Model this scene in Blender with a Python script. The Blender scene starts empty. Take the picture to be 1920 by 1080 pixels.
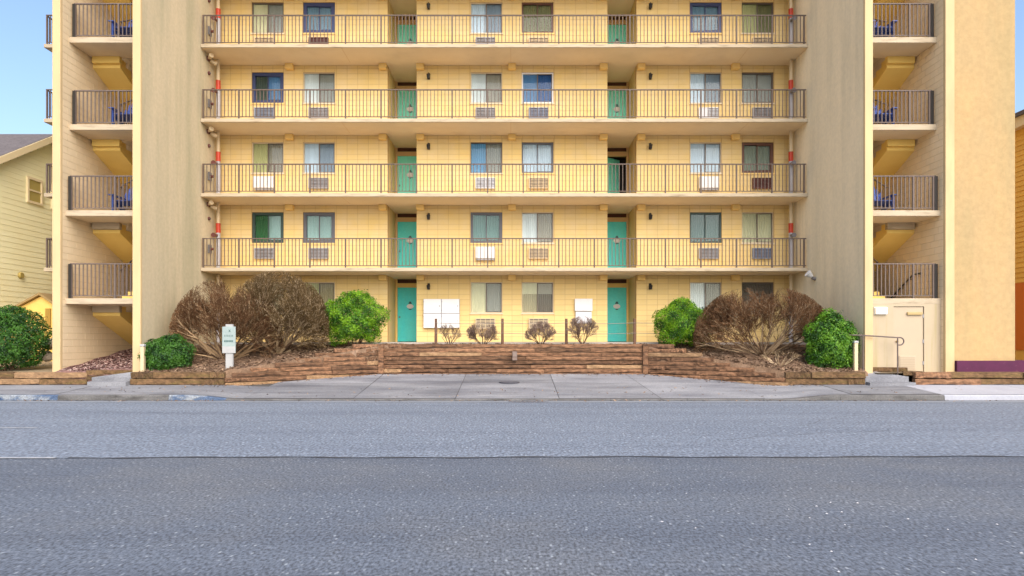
import bpy, math, random
import numpy as np
from mathutils import Vector, Matrix

# ------------------------------------------------------------------ camera, sky, sun, exposure
sc = bpy.context.scene
COL = sc.collection
PI = math.pi
R = math.radians
EYE = 1.6
F = 1203.0                                   # focal length in photo pixels (1920 wide)

cam = bpy.data.cameras.new('camera')
camo = bpy.data.objects.new('camera', cam)
COL.objects.link(camo)
camo.location = (0, 0, EYE)
camo.rotation_euler = (PI / 2, 0, 0)
cam.sensor_width = 36
cam.lens = F / 1920 * 36
cam.shift_y = 97 / 1920
cam.clip_start = 0.05
cam.clip_end = 2000
sc.camera = camo

SUN_EL, SUN_AZ = R(40), R(160)
w = bpy.data.worlds.new('World')
sc.world = w
w.use_nodes = True
nt = w.node_tree
sky = nt.nodes.new('ShaderNodeTexSky')
sky.sky_type = 'NISHITA'
sky.sun_disc = False
sky.sun_elevation = SUN_EL
sky.sun_rotation = SUN_AZ
sky.ozone_density = 2.5
sky.dust_density = 3.5
nt.nodes['Background'].inputs[1].default_value = 0.15
nt.links.new(sky.outputs[0], nt.nodes['Background'].inputs[0])
sl = bpy.data.lights.new('sun', 'SUN')
sl.energy = 1.5
sl.angle = R(95)
sl.color = (1.0, 0.93, 0.82)
suno = bpy.data.objects.new('sun', sl)
COL.objects.link(suno)
suno.location = (20, -60, 40)
sv = Vector((math.sin(SUN_AZ) * math.cos(SUN_EL), math.cos(SUN_AZ) * math.cos(SUN_EL), math.sin(SUN_EL)))
suno.rotation_euler = sv.to_track_quat('Z', 'Y').to_euler()
vs = sc.view_settings
vs.view_transform = 'Standard'
vs.look = 'None'
vs.gamma = 1
vs.use_curve_mapping = False
vs.exposure = 1.06

# ------------------------------------------------------------------ materials
MATS = {}


def M(name, col, col2=None, scale=2.0, stretch=(1, 1, 1), ramp=(0.35, 0.7), rough=0.8, bump=0.0, bscale=60,
      rand=0.0, fine=0.0, fscale=120, metal=0.0, col3=None, scale3=0.6, ramp3=(0.5, 0.75), stretch3=(1, 1, 1), spec=0.4, fstretch=(1, 1, 1), fdetail=3.0, framp=(0.3, 0.7), grain=None):
    if name in MATS:
        return MATS[name]
    m = bpy.data.materials.new(name)
    m.use_nodes = True
    t = m.node_tree
    N, L = t.nodes, t.links
    b = N['Principled BSDF']
    b.inputs['Roughness'].default_value = rough
    b.inputs['Metallic'].default_value = metal
    b.inputs['Specular IOR Level'].default_value = spec
    tc = N.new('ShaderNodeTexCoord')

    def noise(sc_, st, detail=6.0):
        mp = N.new('ShaderNodeMapping')
        mp.inputs['Scale'].default_value = st
        L.new(tc.outputs['Object'], mp.inputs['Vector'])
        n = N.new('ShaderNodeTexNoise')
        n.inputs['Scale'].default_value = sc_
        n.inputs['Detail'].default_value = detail
        n.inputs['Roughness'].default_value = 0.62
        L.new(mp.outputs[0], n.inputs['Vector'])
        return n.outputs['Fac']

    def rmp(fac, lo, hi):
        r = N.new('ShaderNodeMapRange')
        r.inputs[1].default_value = lo
        r.inputs[2].default_value = hi
        L.new(fac, r.inputs[0])
        return r.outputs[0]

    def mix(fac, a, c, mode='MIX'):
        x = N.new('ShaderNodeMix')
        x.data_type = 'RGBA'
        x.blend_type = mode
        for s, v in ((x.inputs[0], fac), (x.inputs[6], a), (x.inputs[7], c)):
            if isinstance(v, (int, float)):
                s.default_value = v
            elif isinstance(v, tuple):
                s.default_value = (*v, 1)
            else:
                L.new(v, s)
        return x.outputs[2]

    out = col
    if col2:
        out = mix(rmp(noise(scale, stretch), *ramp), col, col2)
    if col3:
        out = mix(rmp(noise(scale3, stretch3), *ramp3), out, col3)
    if fine:
        f = rmp(noise(fscale, fstretch, fdetail), *framp)
        mr = N.new('ShaderNodeMapRange')
        mr.inputs[3].default_value = 1 - fine
        mr.inputs[4].default_value = 1 + fine
        L.new(f, mr.inputs[0])
        cc = N.new('ShaderNodeCombineColor')
        for i in range(3):
            L.new(mr.outputs[0], cc.inputs[i])
        out = mix(1.0, out, cc.outputs[0], 'MULTIPLY')
    if grain:                                   # sparse pale aggregate stones
        gs, share, gcol, gst = grain
        mp = N.new('ShaderNodeMapping')
        mp.inputs['Scale'].default_value = gst
        L.new(tc.outputs['Object'], mp.inputs['Vector'])
        vo = N.new('ShaderNodeTexVoronoi')
        vo.inputs['Scale'].default_value = gs
        L.new(mp.outputs[0], vo.inputs['Vector'])
        sp = N.new('ShaderNodeSeparateColor')
        L.new(vo.outputs['Color'], sp.inputs[0])
        lt = N.new('ShaderNodeMath')
        lt.operation = 'LESS_THAN'
        lt.inputs[1].default_value = share
        L.new(sp.outputs[0], lt.inputs[0])
        ds = N.new('ShaderNodeMapRange')
        ds.inputs[1].default_value = 0.34
        ds.inputs[2].default_value = 0.12
        L.new(vo.outputs['Distance'], ds.inputs[0])
        ml = N.new('ShaderNodeMath')
        ml.operation = 'MULTIPLY'
        L.new(lt.outputs[0], ml.inputs[0])
        L.new(ds.outputs[0], ml.inputs[1])
        m2 = N.new('ShaderNodeMath')
        m2.operation = 'MULTIPLY'
        L.new(ml.outputs[0], m2.inputs[0])
        L.new(sp.outputs[1], m2.inputs[1])
        out = mix(m2.outputs[0], out, gcol)
    if rand:
        oi = N.new('ShaderNodeObjectInfo')
        mr = N.new('ShaderNodeMapRange')
        mr.inputs[3].default_value = 1 - rand
        mr.inputs[4].default_value = 1 + rand
        L.new(oi.outputs['Random'], mr.inputs[0])
        cc = N.new('ShaderNodeCombineColor')
        for i in range(3):
            L.new(mr.outputs[0], cc.inputs[i])
        out = mix(1.0, out, cc.outputs[0], 'MULTIPLY')
    if isinstance(out, tuple):
        b.inputs['Base Color'].default_value = (*out, 1)
    else:
        L.new(out, b.inputs['Base Color'])
    if bump:
        bn = N.new('ShaderNodeBump')
        bn.inputs['Strength'].default_value = bump
        bn.inputs['Distance'].default_value = 0.02
        L.new(noise(bscale, stretch, 4.0), bn.inputs['Height'])
        L.new(bn.outputs[0], b.inputs['Normal'])
    MATS[name] = m
    return m


def glass_mat(name, refl):
    m = bpy.data.materials.new(name)
    m.use_nodes = True
    t = m.node_tree
    N, L = t.nodes, t.links
    N.remove(N['Principled BSDF'])
    tr = N.new('ShaderNodeBsdfTransparent')
    tr.inputs[0].default_value = (0.9, 0.93, 0.93, 1)
    gl = N.new('ShaderNodeBsdfGlossy')
    gl.inputs['Roughness'].default_value = 0.03
    fr = N.new('ShaderNodeFresnel')
    fr.inputs[0].default_value = 1.28
    ad = N.new('ShaderNodeMath')
    ad.operation = 'ADD'
    ad.inputs[1].default_value = refl
    L.new(fr.outputs[0], ad.inputs[0])
    mx = N.new('ShaderNodeMixShader')
    L.new(ad.outputs[0], mx.inputs[0])
    L.new(tr.outputs[0], mx.inputs[1])
    L.new(gl.outputs[0], mx.inputs[2])
    L.new(mx.outputs[0], N['Material Output'].inputs[0])
    return m


def leaf_mat(name, col, trans=0.35):
    m = bpy.data.materials.new(name)
    m.use_nodes = True
    t = m.node_tree
    N, L = t.nodes, t.links
    b = N['Principled BSDF']
    b.inputs['Roughness'].default_value = 0.5
    b.inputs['Base Color'].default_value = (*col, 1)
    tl = N.new('ShaderNodeBsdfTranslucent')
    tl.inputs[0].default_value = (col[0] * 1.5, col[1] * 1.4, col[2] * 0.7, 1)
    mx = N.new('ShaderNodeMixShader')
    mx.inputs[0].default_value = trans
    L.new(b.outputs[0], mx.inputs[1])
    L.new(tl.outputs[0], mx.inputs[2])
    L.new(mx.outputs[0], N['Material Output'].inputs[0])
    return m


YEL = M('yellow_block_paint', (0.735, 0.53, 0.20), (0.71, 0.54, 0.28), 1.2, rough=0.85, bump=0.15, bscale=90, rand=0.05, col3=(0.62, 0.465, 0.21), scale3=0.8, ramp3=(0.55, 0.85), stretch3=(1, 1, 0.3))
YELW = M('yellow_wall_mortar', (0.52, 0.33, 0.125), (0.56, 0.375, 0.165), 2, rough=0.9)
FIN = M('tan_stucco', (0.82, 0.685, 0.46), (0.75, 0.635, 0.43), 1.5, (1, 1, 0.12), rough=0.9, bump=0.12, bscale=50, col3=(0.56, 0.475, 0.31), scale3=1.1, ramp3=(0.46, 0.80), stretch3=(1, 1, 0.10), fine=0.05, fscale=9)  # stucco of both inner fins, lightened here to offset weaker light
FINF = M('cream_edge_paint', (0.62, 0.45, 0.235), (0.54, 0.395, 0.215), 2.0, (1, 1, 0.3), rough=0.85, bump=0.08, col3=(0.42, 0.32, 0.175), scale3=1.2, ramp3=(0.50, 0.8), stretch3=(1, 1, 0.25))
PANEL = M('warm_tan_stucco', (0.45, 0.30, 0.137), (0.405, 0.285, 0.14), 1.2, (1, 1, 0.35), rough=0.88, bump=0.1, col3=(0.315, 0.25, 0.12), scale3=0.9, ramp3=(0.45, 0.75), stretch3=(1, 1, 0.12), fine=0.08, fscale=8)
FINL = M('shaded_mildewed_stucco', (0.575, 0.475, 0.31), (0.51, 0.43, 0.285), 1.5, (1, 1, 0.12), rough=0.9, bump=0.12, bscale=50, col3=(0.36, 0.33, 0.205), scale3=0.9, ramp3=(0.44, 0.78), stretch3=(1, 1.2, 0.14), fine=0.06, fscale=9)  # same stucco as FIN, base darkened to stand in for shade; mildew streaks
SIDEB = M('stair_block_paint', (0.74, 0.58, 0.37), (0.66, 0.52, 0.33), 1.4, rough=0.88, bump=0.2, bscale=90, rand=0.05)
SIDEM = M('stair_block_mortar', (0.52, 0.40, 0.24), (0.56, 0.43, 0.26), 2, rough=0.9)
SOFF = M('slab_concrete_paint', (0.78, 0.63, 0.42), (0.73, 0.58, 0.38), 0.8, rough=0.85, col3=(0.64, 0.50, 0.32), scale3=0.5, ramp3=(0.5, 0.8))
FASC = M('slab_edge_paint', (0.50, 0.405, 0.28), (0.43, 0.35, 0.24), 1.5, (1, 1, 3), rough=0.8, col3=(0.25, 0.19, 0.12), scale3=3, ramp3=(0.50, 0.80), stretch3=(0.6, 1, 4))
FLIGHT = M('ochre_stair_paint', (0.88, 0.63, 0.19), (0.82, 0.57, 0.16), 1.2, rough=0.8)
BEAM = M('beam_paint', (0.86, 0.60, 0.22), (0.80, 0.54, 0.18), 3, rough=0.8)
RAIL = M('bronze_metal', (0.105, 0.075, 0.060), (0.14, 0.10, 0.08), 8, rough=0.6, spec=0.3)
RAILT = M('tower_bronze_metal', (0.12, 0.09, 0.078), (0.15, 0.115, 0.10), 8, rough=0.6, spec=0.3)
NAVY = M('navy_metal', (0.03, 0.06, 0.28), (0.05, 0.10, 0.38), 9, rough=0.45)
BLACK = M('black_metal', (0.02, 0.017, 0.015), rough=0.5)
DOORM = M('turquoise_door_paint', (0.20, 0.78, 0.62), (0.16, 0.72, 0.58), 1.5, (1, 1, 0.5), rough=0.5, fine=0.06, fscale=15)
DOORG = M('turquoise_ground_door_paint', (0.05, 0.64, 0.66), (0.12, 0.68, 0.60), 1.0, (1, 1, 0.5), rough=0.5, fine=0.06, fscale=15)
HEADER = M('door_header_paint', (0.62, 0.42, 0.20), rough=0.8)
DARKV = M('dark_transom_vent', (0.07, 0.025, 0.012), (0.10, 0.04, 0.02), 6, rough=0.7)
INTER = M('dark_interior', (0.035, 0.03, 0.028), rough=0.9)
WHITE = M('white_painted_metal', (0.72, 0.71, 0.70), (0.66, 0.65, 0.63), 2, rough=0.5)
WHITE2 = M('grey_white_metal', (0.62, 0.63, 0.66), (0.58, 0.58, 0.60), 2, rough=0.5)
GREYM = M('grey_metal', (0.36, 0.35, 0.36), (0.30, 0.29, 0.30), 4, rough=0.5)
DGREY = M('dark_grey_metal', (0.16, 0.15, 0.155), (0.12, 0.11, 0.115), 4, rough=0.5)
BLUEG = M('blue_grey_metal', (0.25, 0.28, 0.36), (0.20, 0.23, 0.31), 4, rough=0.5)
BROWNM = M('brown_metal', (0.13, 0.04, 0.03), (0.10, 0.03, 0.025), 4, rough=0.5)
CREAMM = M('cream_metal', (0.60, 0.47, 0.29), rough=0.6)
RED = M('red_enamel', (0.50, 0.045, 0.015), (0.42, 0.04, 0.015), 6, rough=0.45)
PIPEG = M('grey_blue_pipe', (0.42, 0.40, 0.40), (0.36, 0.34, 0.35), 6, rough=0.5)
GOLD = M('brass', (0.42, 0.30, 0.13), rough=0.6)
PURPLE = M('purple_paint', (0.085, 0.011, 0.048), (0.065, 0.009, 0.038), 4, rough=0.8, col3=(0.17, 0.07, 0.10), scale3=7, ramp3=(0.62, 0.78))
ASPH = M('near_asphalt', (0.116, 0.135, 0.166), (0.088, 0.103, 0.131), 0.9, (0.05, 1, 1), (0.36, 0.66), rough=0.9, fine=0.50, fscale=40, fdetail=2.0, framp=(0.34, 0.68), fstretch=(1, 0.55, 1), col3=(0.130, 0.139, 0.153), scale3=0.35, ramp3=(0.45, 0.68), grain=(24, 0.38, (0.31, 0.34, 0.37), (1, 0.5, 1)))
ASPH2 = M('old_asphalt', (0.174, 0.203, 0.248), (0.144, 0.171, 0.215), 0.4, (0.5, 1.2, 1), rough=0.9, fine=0.44, fscale=27, fdetail=2.0, framp=(0.34, 0.68), fstretch=(1, 0.5, 1), col3=(0.126, 0.148, 0.190), scale3=0.7, ramp3=(0.46, 0.78), stretch3=(0.08, 1.6, 1), grain=(16, 0.36, (0.38, 0.42, 0.47), (1, 0.4, 1)))
GUTT = M('gutter_concrete', (0.225, 0.245, 0.275), (0.18, 0.20, 0.23), 0.8, (0.3, 2, 1), rough=0.85, fine=0.15, fscale=20)
CONC = M('pavement_concrete', (0.270, 0.272, 0.285), (0.185, 0.188, 0.205), 0.9, (0.6, 1.5, 1), (0.32, 0.62), rough=0.88, bump=0.12, rand=0.14, fine=0.18, fscale=22, col3=(0.11, 0.112, 0.128), scale3=0.9, ramp3=(0.46, 0.72), stretch3=(0.4, 1.8, 1))
CONCW = M('new_white_concrete', (0.38, 0.39, 0.43), (0.33, 0.335, 0.375), 1.5, rough=0.85, fine=0.08, fscale=20)
KERB = M('kerb_concrete', (0.145, 0.14, 0.135), (0.10, 0.096, 0.093), 1.5, rough=0.88, bump=0.15, fine=0.2, fscale=30, col3=(0.055, 0.052, 0.048), scale3=2.5, ramp3=(0.48, 0.72), stretch3=(0.7, 1, 2.5))
KERBB = M('kerb_worn_blue_paint', (0.045, 0.080, 0.15), (0.09, 0.125, 0.19), 4, (1, 1, 2), rough=0.75, fine=0.4, fscale=25, col3=(0.24, 0.26, 0.28), scale3=2.6, ramp3=(0.47, 0.60), stretch3=(0.8, 1, 1.6))
SOIL = M('mulch_soil', (0.12, 0.070, 0.040), (0.20, 0.125, 0.075), 4, rough=0.95, bump=0.8, bscale=25, fine=0.4, fscale=30, col3=(0.27, 0.175, 0.115), scale3=2.2, ramp3=(0.48, 0.72))
PINKG = M('pink_gravel_soil', (0.14, 0.07, 0.058), (0.24, 0.14, 0.12), 6, rough=0.95, bump=0.8, bscale=30, fine=0.4, fscale=30)
YARD = M('yard_soil', (0.34, 0.26, 0.16), (0.25, 0.19, 0.12), 2, rough=0.95, bump=0.4, bscale=20, fine=0.25, fscale=25)
GROUND = M('ground_earth', (0.17, 0.16, 0.13), (0.12, 0.13, 0.09), 0.3, rough=0.95)
TIMB = M('weathered_timber', (0.160, 0.080, 0.042), (0.26, 0.138, 0.072), 2.6, (0.5, 6, 9), (0.35, 0.68), 0.92, 0.9, 16, rand=0.36, fine=0.40, fscale=13, col3=(0.045, 0.024, 0.014), scale3=2.4, ramp3=(0.46, 0.70), stretch3=(1.2, 3, 5))
TIMBL = M('pale_timber', (0.34, 0.21, 0.11), (0.25, 0.145, 0.072), 2.0, (0.5, 5, 7), rough=0.9, bump=0.6, bscale=14, rand=0.15, fine=0.3, fscale=18, col3=(0.12, 0.065, 0.035), scale3=2.0, ramp3=(0.52, 0.72), stretch3=(0.8, 3, 5))
TIMBM = M('mossy_timber', (0.155, 0.088, 0.040), (0.095, 0.053, 0.025), 2.2, (0.5, 5, 7), rough=0.92, bump=0.9, bscale=16, rand=0.3, fine=0.45, fscale=16, col3=(0.095, 0.080, 0.014), scale3=0.8, ramp3=(0.45, 0.60), stretch3=(0.8, 2, 2))
POSTW = M('fence_post_wood', (0.12, 0.065, 0.042), (0.18, 0.10, 0.065), 3, (5, 5, 0.7), rough=0.9)
WIRE = M('wire_steel', (0.20, 0.17, 0.15), rough=0.6)
SIDING = M('pale_yellow_siding', (0.95, 0.90, 0.58), (0.93, 0.86, 0.52), 1.0, rough=0.6, rand=0.02)
SIDINGT = M('house_trim', (0.82, 0.68, 0.42), rough=0.6)
SIDINGO = M('orange_siding', (0.85, 0.50, 0.09), (0.80, 0.45, 0.07), 1.0, rough=0.6, rand=0.04)
ORANGE = M('orange_door_paint', (0.66, 0.17, 0.01), rough=0.6)
PORCHY = M('porch_yellow', (0.80, 0.50, 0.10), (0.78, 0.55, 0.18), 1.0, rough=0.7)
ROOF = M('grey_shingle', (0.115, 0.10, 0.10), (0.15, 0.13, 0.13), 3, rough=0.9, fine=0.25, fscale=14)
STONE = M('pale_stone', (0.45, 0.38, 0.30), (0.34, 0.29, 0.23), 4, rough=0.9, bump=0.4, bscale=18)
BARK = [M('red_brown_twig', (0.090, 0.040, 0.015), (0.165, 0.080, 0.030), 6, rough=0.9),
        M('grey_brown_twig', (0.30, 0.205, 0.115), (0.19, 0.115, 0.058), 6, rough=0.9),
        M('dark_twig', (0.095, 0.055, 0.032), (0.14, 0.085, 0.05), 6, rough=0.9)]
PAINTL = M('road_line_paint', (0.40, 0.41, 0.42), (0.22, 0.24, 0.27), 4, rough=0.8, fine=0.3)
PAINTW = M('worn_line_paint', (0.30, 0.31, 0.325), (0.235, 0.25, 0.27), 5, rough=0.8, fine=0.3, fscale=30)
SPECK = M('white_specks', (0.42, 0.42, 0.44), rough=0.8)
IRON = M('cast_iron', (0.055, 0.055, 0.07), (0.085, 0.085, 0.10), 10, rough=0.6)
SIGNM = M('pale_green_sign', (0.30, 0.37, 0.35), (0.27, 0.33, 0.32), 5, rough=0.5, fine=0.1, fscale=20)
SIGNT = M('grey_green_letters', (0.08, 0.14, 0.13), rough=0.6)
SIGNP = M('white_post', (0.40, 0.40, 0.39), (0.35, 0.35, 0.34), 6, rough=0.7)
CHIP = [M('chip_dark', (0.09, 0.05, 0.03), rough=0.95), M('chip_mid', (0.20, 0.12, 0.07), rough=0.95),
        M('chip_pale', (0.34, 0.23, 0.145), rough=0.95)]
PEB = [M('pebble_plum', (0.13, 0.055, 0.055), rough=0.95), M('pebble_pink', (0.36, 0.22, 0.19), rough=0.95),
       M('pebble_pale', (0.52, 0.38, 0.33), rough=0.95)]
GLASS = glass_mat('window_glass', 0.0)
GLASSB = glass_mat('reflecting_window_glass', 0.40)
LAMPG = M('frosted_lamp_glass', (0.85, 0.82, 0.74), rough=0.4)

# ------------------------------------------------------------------ helpers
WL = {}


def link(o, parent=None, loc=(0, 0, 0)):
    COL.objects.link(o)
    o.location = loc
    WL[o.name] = Vector(loc)
    if parent is not None:
        o.parent = parent
        o.matrix_parent_inverse = Matrix.Translation(-WL[parent.name])
    return o


def tag(o, label=None, cat=None, group=None, kind=None):
    if label:
        o['label'] = label
    if cat:
        o['category'] = cat
    if group:
        o['group'] = group
    if kind:
        o['kind'] = kind
    return o


def empty(name, loc, label, cat, group=None):
    o = bpy.data.objects.new(name, None)
    o.empty_display_size = 0.3
    link(o, None, loc)
    return tag(o, label, cat, group)


class MB:
    def __init__(self):
        self.v, self.f = [], []

    def box(self, x0, y0, z0, x1, y1, z1):
        if x0 > x1: x0, x1 = x1, x0
        if y0 > y1: y0, y1 = y1, y0
        if z0 > z1: z0, z1 = z1, z0
        n = len(self.v)
        self.v += [(x0, y0, z0), (x1, y0, z0), (x1, y1, z0), (x0, y1, z0), (x0, y0, z1), (x1, y0, z1), (x1, y1, z1), (x0, y1, z1)]
        self.f += [(n, n + 3, n + 2, n + 1), (n + 4, n + 5, n + 6, n + 7), (n, n + 1, n + 5, n + 4), (n + 1, n + 2, n + 6, n + 5),
                   (n + 2, n + 3, n + 7, n + 6), (n + 3, n, n + 4, n + 7)]
        return self

    def cyl(self, p0, p1, r0, r1=None, n=10, cap=True):
        r1 = r0 if r1 is None else r1
        p0, p1 = Vector(p0), Vector(p1)
        d = (p1 - p0).normalized()
        a = d.orthogonal().normalized()
        b = d.cross(a)
        k = len(self.v)
        for p, r in ((p0, r0), (p1, r1)):
            for i in range(n):
                t = 2 * PI * i / n
                self.v.append(tuple(p + a * (r * math.cos(t)) + b * (r * math.sin(t))))
        for i in range(n):
            j = (i + 1) % n
            self.f.append((k + i, k + j, k + n + j, k + n + i))
        if cap:
            self.f.append(tuple(k + i for i in range(n))[::-1])
            self.f.append(tuple(k + n + i for i in range(n)))
        return self

    def tube(self, pts, r, n=8):
        for a, b in zip(pts[:-1], pts[1:]):
            self.cyl(a, b, r, n=n)
        return self

    def prism(self, poly, axis, a0, a1):
        """poly: 2-D outline; axis 0: extruded along x, poly in (y,z); axis 1: along y, poly in (x,z); 2: along z."""
        k = len(self.v)
        n = len(poly)
        for a in (a0, a1):
            for p, q in poly:
                self.v.append((a, p, q) if axis == 0 else (p, a, q) if axis == 1 else (p, q, a))
        for i in range(n):
            j = (i + 1) % n
            self.f.append((k + i, k + j, k + n + j, k + n + i))
        self.f.append(tuple(k + i for i in range(n))[::-1])
        self.f.append(tuple(k + n + i for i in range(n)))
        return self

    def mesh(self, name):
        me = bpy.data.meshes.new(name)
        me.from_pydata(self.v, [], self.f)
        me.validate()
        import bmesh
        bm = bmesh.new()
        bm.from_mesh(me)
        bmesh.ops.recalc_face_normals(bm, faces=bm.faces)
        bm.to_mesh(me)
        bm.free()
        return me

    def build(self, name, mat, parent=None, bevel=0.0, smooth=False):
        o = bpy.data.objects.new(name, self.mesh(name))
        o.data.materials.append(mat)
        link(o, parent)
        if bevel:
            b = o.modifiers.new('bevel', 'BEVEL')
            b.width = bevel
            b.segments = 2
            b.limit_method = 'ANGLE'
        if smooth:
            for p in o.data.polygons:
                p.use_smooth = True
        return o


def B(*a):
    return MB().box(*a)


def shared(name, mesh, parent, loc, scale=None, rotz=None):
    o = bpy.data.objects.new(name, mesh)
    link(o, parent, loc)
    if scale:
        o.scale = scale
    if rotz is not None:
        o.rotation_euler = (0, 0, rotz)
    return o


def unit_box(name, mat, x=1, y=1, z=1):
    me = MB().box(0, 0, 0, x, y, z).mesh(name)
    me.materials.append(mat)
    return me


def grid(name, fx, nu, nv, mat, parent=None, kind=None, smooth=True):
    v = [fx(i / nu, j / nv) for j in range(nv + 1) for i in range(nu + 1)]
    f = [(j * (nu + 1) + i, j * (nu + 1) + i + 1, (j + 1) * (nu + 1) + i + 1, (j + 1) * (nu + 1) + i) for j in range(nv) for i in range(nu)]
    me = bpy.data.meshes.new(name)
    me.from_pydata(v, [], f)
    me.materials.append(mat)
    o = bpy.data.objects.new(name, me)
    link(o, parent)
    if smooth:
        for p in me.polygons:
            p.use_smooth = True
    if kind:
        o['kind'] = kind
    return o


def lerp(a, b, t):
    return a + (b - a) * t


def sstep(a, b, x):
    t = max(0.0, min(1.0, (x - a) / (b - a)))
    return t * t * (3 - 2 * t)


rng = random.Random(7)

# ------------------------------------------------------------------ ground, road, pavement
tag(grid('ground', lambda u, v: (lerp(-600, 600, u), lerp(-600, 900, v), -0.06), 2, 2, GROUND), kind='structure')
road = grid('road', lambda u, v: (lerp(-200, 200, u), lerp(-12, 16.82, v), 0.0), 40, 8, ASPH, kind='structure')


def seam(u, v):
    x = lerp(-40, 40, u)
    y0 = 8.72 + 0.03 * math.sin(x * 1.3) + 0.02 * math.sin(x * 4.1 + 1) + 0.006 * x
    return (x, lerp(y0, 16.31, v), 0.004)


grid('old_lane', seam, 400, 4, ASPH2, road)
grid('gutter', lambda u, v: (lerp(-40, 40, u), lerp(16.30, 16.82, v), 0.008), 20, 1, GUTT, road)
grid('gutter_dark_line', lambda u, v: (lerp(-40, 40, u), lerp(16.745 + 0.02 * math.sin(lerp(-40, 40, u) * 2.3), 16.80, v), 0.0115), 300, 1, M('gutter_line_dark', (0.05, 0.05, 0.055), rough=0.95), road)  # thin dark line drawn along the foot of the kerb
# sealed seam crack: thin dark strip along the lane joint
CRACK = M('seam_tar', (0.06, 0.062, 0.07), rough=0.9)


def crack(u, v):
    x = lerp(-6.0, 40, u)
    y0 = 8.72 + 0.03 * math.sin(x * 1.3) + 0.02 * math.sin(x * 4.1 + 1) + 0.006 * x
    return (x, y0 + (v - 0.5) * (0.05 + 0.03 * math.sin(x * 7)), 0.0075)


grid('seam_crack', crack, 300, 1, CRACK, road)
grid('road_line', lambda u, v: (lerp(-20, -6.15, u), lerp(8.66, 8.75, v) + 0.006 * -10, 0.011), 12, 1, PAINTL, road)
grid('worn_road_line', lambda u, v: (lerp(-20, -8.6, u), lerp(11.55, 11.66, v), 0.009), 12, 1, PAINTW, road)
mb = MB()
for px, py in ((1287, 926), (1304, 991), (1241, 979), (1479, 956), (1531, 950), (1557, 943), (1550, 964), (1518, 972), (1578, 961), (1608, 944),
               (1584, 985), (1518, 1022), (1558, 1035), (1869, 984), (1915, 1038), (1777, 994), (1829, 1050), (1572, 1073), (1702, 974)):
    Y = F * EYE / (py - 637)
    X = (px - 960) * Y / F
    r = rng.uniform(0.006, 0.013)
    k = len(mb.v)
    n = 7
    mb.v.append((X, Y, 0.012))
    for i in range(n):
        t = 2 * PI * i / n
        rr = r * rng.uniform(0.6, 1.2)
        mb.v.append((X + rr * 1.5 * math.cos(t), Y + rr * math.sin(t), 0.004))
    mb.f += [(k, k + 1 + i, k + 1 + (i + 1) % n) for i in range(n)]
o = mb.build('pebble_specks', SPECK, road)
o['kind'] = 'stuff'


def pav_z(x, y):
    wgt = 1 - sstep(7.1, 8.6, abs(x))
    side = 0.15 + 0.075 * (y - 16.95)
    ap = 0.028 + 0.108 * (y - 16.82)
    return lerp(side, ap, wgt)


pave = grid('pavement', lambda u, v: (lerp(-60, 60, u), lerp(16.9, 21.3, v), min(pav_z(lerp(-60, 60, u), lerp(16.9, 21.3, v)), 0.9) - 0.03), 240, 10,
            M('joint_dirt', (0.075, 0.07, 0.065), rough=0.95), kind='structure')
xs = [-26, -23, -20, -17, -14.6, -12.1, -9.6, -7.1, -4.2, -1.5, 1.25, 3.95, 6.7, 9.0, 11.35, 14.3, 17.3, 20.3, 23.3]
for a, b in zip(xs[:-1], xs[1:]):
    inner = (abs(a + b) / 2 < 8.0)
    spans = [(16.985, 18.72)]
    if inner:
        spans = [(16.985, 19.3), (19.31, 21.1)]
    for (y0, y1) in spans:
        dz = rng.uniform(-0.004, 0.004)
        sk = 0.28 if a == -1.5 or b == -1.5 else 0.0

        def fx(u, v, a=a, b=b, y0=y0, y1=y1, dz=dz):
            y = lerp(y0, y1, v)
            sa = -0.06 * (y - 17) if a == 3.95 else 0
            sb = -0.06 * (y - 17) if b == 3.95 else 0
            x = lerp(a + 0.007 + sa, b - 0.007 + sb, u)
            return (x, y, pav_z(x, y) + dz)
        grid('panel', fx, 10, 6, CONCW if a >= 11.3 else CONC, pave)

# kerb stones
kerb = bpy.data.objects.new('kerb', None)
link(kerb, None, (0, 16.9, 0))
kerb['kind'] = 'structure'
kx = [-26, -23.5, -21, -18.5, -16, -13.4, -11.9, -10.4, -9.0, -7.5, -5.6, -3.6, -1.5, 0.6, 2.6, 4.6, 6.6, 8.6, 11.34, 14.3, 17.3, 20.3, 23.3]
for a, b in zip(kx[:-1], kx[1:]):
    m = KERB
    if a >= 11.3: m = CONCW
    elif b <= -7.4 and not (-11.95 < a < -10.3): m = KERBB
    mb = MB()
    n = 10
    for i in range(n + 1):
        x = lerp(a + 0.004, b - 0.004, i / n)
        z = pav_z(x, 16.95)
        z = max(z, 0.034)
        jit = 0.004 * math.sin(x * 9)
        mb.v += [(x, 16.80 + jit, -0.02), (x, 16.81 + jit, max(z - 0.025, 0.016)), (x, 16.835 + jit, z), (x, 16.978, z), (x, 16.978, -0.02)]
        if i:
            k = 5 * (i - 1)
            for j in range(4):
                mb.f.append((k + j, k + j + 1, k + 6 + j, k + 5 + j))
    mb.f.append((0, 1, 2, 3, 4))
    mb.f.append(tuple(5 * n + j for j in range(5)))
    mb.build('kerb_stone', m, kerb)

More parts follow.
